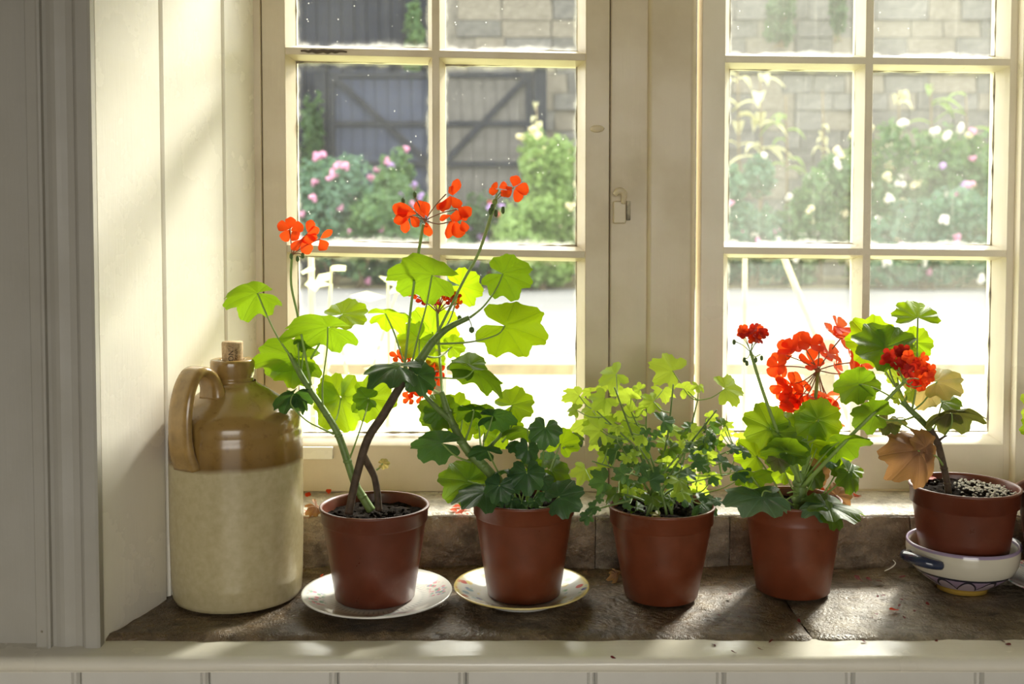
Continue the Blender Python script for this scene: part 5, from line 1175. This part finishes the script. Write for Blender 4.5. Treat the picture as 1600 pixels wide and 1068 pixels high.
leaf(T, 1402, 590, .03, 22, (-.2, 0, .8), (0, -.9, .4), 'lime', (1410, 620, .01)); leaf(T, 1424, 612, .01, 20, (.1, 0, -.8), (.6, -.7, .2), 'lime'); leaf(T, 1404, 622, .0, 15, (-.4, 0, .6), (.3, -.9, .3), 'lime')
leaf(T, 1487, 645, -.01, 54, (.97, 0, -.06), (.02, .52, .85), 'bronze', (1466, 690, .014), [(1487, 662, -.005), (1476, 680, .01)], cup=-.30, ruffle=.13)
leaf(T, 1484, 645, -.01, 44, (-.95, 0, .02), (.0, .52, .85), 'bronze', cup=-.3)
leaf(T, 1472, 628, .03, 38, (.3, .2, .5), (0, -.4, .9), 'mid', (1458, 672, .012), cup=-.1)
leaf(T, 1434, 704, -.02, 60, (-.60, -.05, -.65), (.22, -.82, .52), 'brown', (1474, 728, .017), [(1462, 712, .0)], cup=-.42, ruffle=.24, fold=.1)
leaf(T, 1446, 698, -.016, 34, (.45, 0, .75), (.5, -.85, .2), 'brown', cup=-.3, ruffle=.2)
MB().tube([P(1464, 690, .014), P(1472, 684, .01), P(1480, 680, .008)], [.0022, .0016, .0006], 6).build('twig_stub', MT['stem_brown'], T)
# white grit scattered over the soil
MT['grit'] = mat_plain('white_perlite', (.74, .70, .62), .8, .15, 200, .3)
m = MB(); r = random.Random(31)
for i in range(300):
    a = r.gauss(.15, .9); q = .058 * math.sqrt(r.random()); x, y = q * math.cos(a), q * math.sin(a)
    if r.random() < .35 and x < 0: continue
    m.ball((p5x + x, p5y + y, s5 + .002 + r.uniform(-.001, .0025)), r.uniform(.0009, .0022), 5, 3, (1, 1, .8))
o = m.build('grit', MT['grit'], T, smooth=False); o['kind'] = 'stuff'

# ------------------------------------------------------------------ plant 6: only its edge shows past the bowl
PL6 = plant_root('potted_geranium', ex, ey, .0105, 'potted geranium cut off at the picture edge past the bowl'); T = PL6
s6 = make_pot(T, ex, ey, .0105, .0640, .0465, .1150, MT['pot_dark'], .022, .012, seed=6)
stem(T, [(1676, 792, .01), (1668, 720, .01), (1650, 660, .01)], [6, 5, 4], 'stem_green')
leaf(T, 1630, 640, .01, 40, (-.7, 0, .5), (.1, -.9, .3), 'lime', (1652, 668, .01)); leaf(T, 1622, 668, .02, 30, (-.9, 0, -.2), (.1, -.9, .3), 'bright', (1655, 680, .01)); leaf(T, 1680, 640, .02, 50, (.6, 0, .5), (.1, -.9, .3), 'mid', (1655, 670, .01))

# ------------------------------------------------------------------ fallen petals, each its own
def fallen(px, py, z, size, mat, label, grp, ang=None):
    r = random.Random(px * 7 + py); c = PZ(px, py, z); a = r.uniform(0, 6.28) if ang is None else ang; L = size * 2.0 * S(c.y, py)
    me = petal_mesh(L, L * r.uniform(.55, .85), int(px * 3 + py)); me.materials.append(PT[mat]); o = bpy.data.objects.new('fallen_petal', me)
    link(o, None, Matrix.Translation(c + Vector((-L * .5 * math.cos(a), -L * .5 * math.sin(a), .0012))) @ Matrix.Rotation(a, 4, 'Z') @ Matrix.Rotation(r.uniform(-.5, .5), 4, 'X')); tag(o, label, 'petal', grp)
LZ = LEDGE_Z + .0015
for (x, y, s_) in ((482, 772, 8), (514, 770, 8), (478, 800, 6)): fallen(x, y, LZ, s_, 'red', 'red petal on the ledge behind the jug', 'petals on the ledge behind the jug')
for (x, y, s_) in ((714, 792, 8), (722, 800, 9), (728, 795, 8), (716, 803, 7), (730, 804, 6), (708, 797, 6), (693, 774, 5), (725, 788, 6)): fallen(x, y, LZ, s_, 'salmon', 'red petal on the ledge between the saucered pots', 'petals on the ledge between the saucers')
for (x, y, s_) in ((1338, 773, 9), (1328, 800, 8), (1283, 765, 8), (1292, 762, 6)): fallen(x, y, LZ, s_, 'salmon', 'red petal on the ledge behind the round-leaved geranium', 'petals on the ledge behind the round-leaved pot')
fallen(503, 901, .0165, 6, 'red', 'single red petal lying on the pink-sprayed saucer', None)
fallen(1397, 954, .003, 8, 'red', 'bright red petal lying alone on the pale stone before the bowl', None)
fallen(577, 776, s1 + .004, 7, 'red', 'red petal on the soil of the tallest geranium', None)
fallen(1455, 748, s5 + .004, 9, 'red', 'red petal on the gritty soil of the potted plant in the bowl', None)
for (x, y) in ((1140, 930), (1172, 948), (1122, 962), (1156, 966), (1249, 972), (1161, 906)): fallen(x, y, .003, 4.5, 'dry', 'dried dark petal on stone between the bare-standing pots', 'dried petals between the bare pots')
for (x, y) in ((1340, 905), (1358, 907), (1373, 908), (1409, 903), (1345, 909)): fallen(x, y, .004, 5.5, 'dry', 'dark red petal against the step next to the bowl', 'dark petals by the step')
for (x, y) in ((1371, 932), (1380, 931), (1408, 937), (1434, 945), (1450, 945), (1429, 955), (1370, 960), (1363, 966), (1412, 966), (1486, 948), (1482, 954), (1405, 948), (1413, 966)): fallen(x, y, .003, 3.6, 'dry', 'tiny dried petal on the stone before the bowl', 'dried petals before the bowl')
NB = -.005
for (x, y) in ((1147, 1021), (1188, 1016), (1204, 1004), (1350, 1004), (1575, 1008), (1464, 1002), (1567, 1002), (958, 1029), (1115, 1008)): fallen(x, y, NB, 4.5, 'dry', 'dried petal on the cream window board', 'dried petals on the window board')
fallen(742, 880 + 20, .004, 5, 'deep', 'red petal on the dark stone between the two saucers', None)
ORD = ['leftmost', 'second', 'third', 'fourth', 'fifth', 'sixth', 'seventh', 'eighth', 'ninth', 'tenth', 'eleventh', 'twelfth', 'thirteenth']
byg = {}
for o in list(bpy.data.objects):
    if o.name.startswith('fallen_petal') and o.get('group'): byg.setdefault(o['group'], []).append(o)
for g, lst in byg.items():
    lst.sort(key=lambda o: o.matrix_basis.translation.x / (o.matrix_basis.translation.y - CAM.y))
    for i, o in enumerate(lst): o['label'] = o['label'] + (', leftmost of its group' if i == 0 else ', %s from the left' % ORD[i])
# dried leaf scraps on stone and ledge
for (x, y, z, s_, lab) in ((493, 800, LZ, 16, 'curled dry brown leaf on the ledge beside the tallest pot'), (962, 905, .004, 13, 'crumpled dry leaf at the foot of the step behind the scented geranium')):
    c = PZ(x, y, z) + Vector((0, 0, .008)); me = leaf_mesh('zonal', s_ * S(c.y), int(x), cup=-.6, ruffle=.4); me.materials.append(LF['brown']); o = bpy.data.objects.new('dry_leaf', me)
    link(o, None, Matrix.Translation(c) @ Matrix.Rotation(.9, 4, 'Y') @ Matrix.Rotation(.6, 4, 'X')); tag(o, lab, 'leaf')
c = PZ(1395, 890, .006); o = MB().tube([c + Vector((-.012, -.004, .0)), c + Vector((-.002, 0, .003)), c + Vector((.004, .002, .008)), c + Vector((.001, .003, .012))], [.0006, .0009, .0008, .0005], 6).build('feather_scrap', MT['grit']); tag(o, 'small pale wisp of fluff on the stone by the bowl lug', 'fluff')
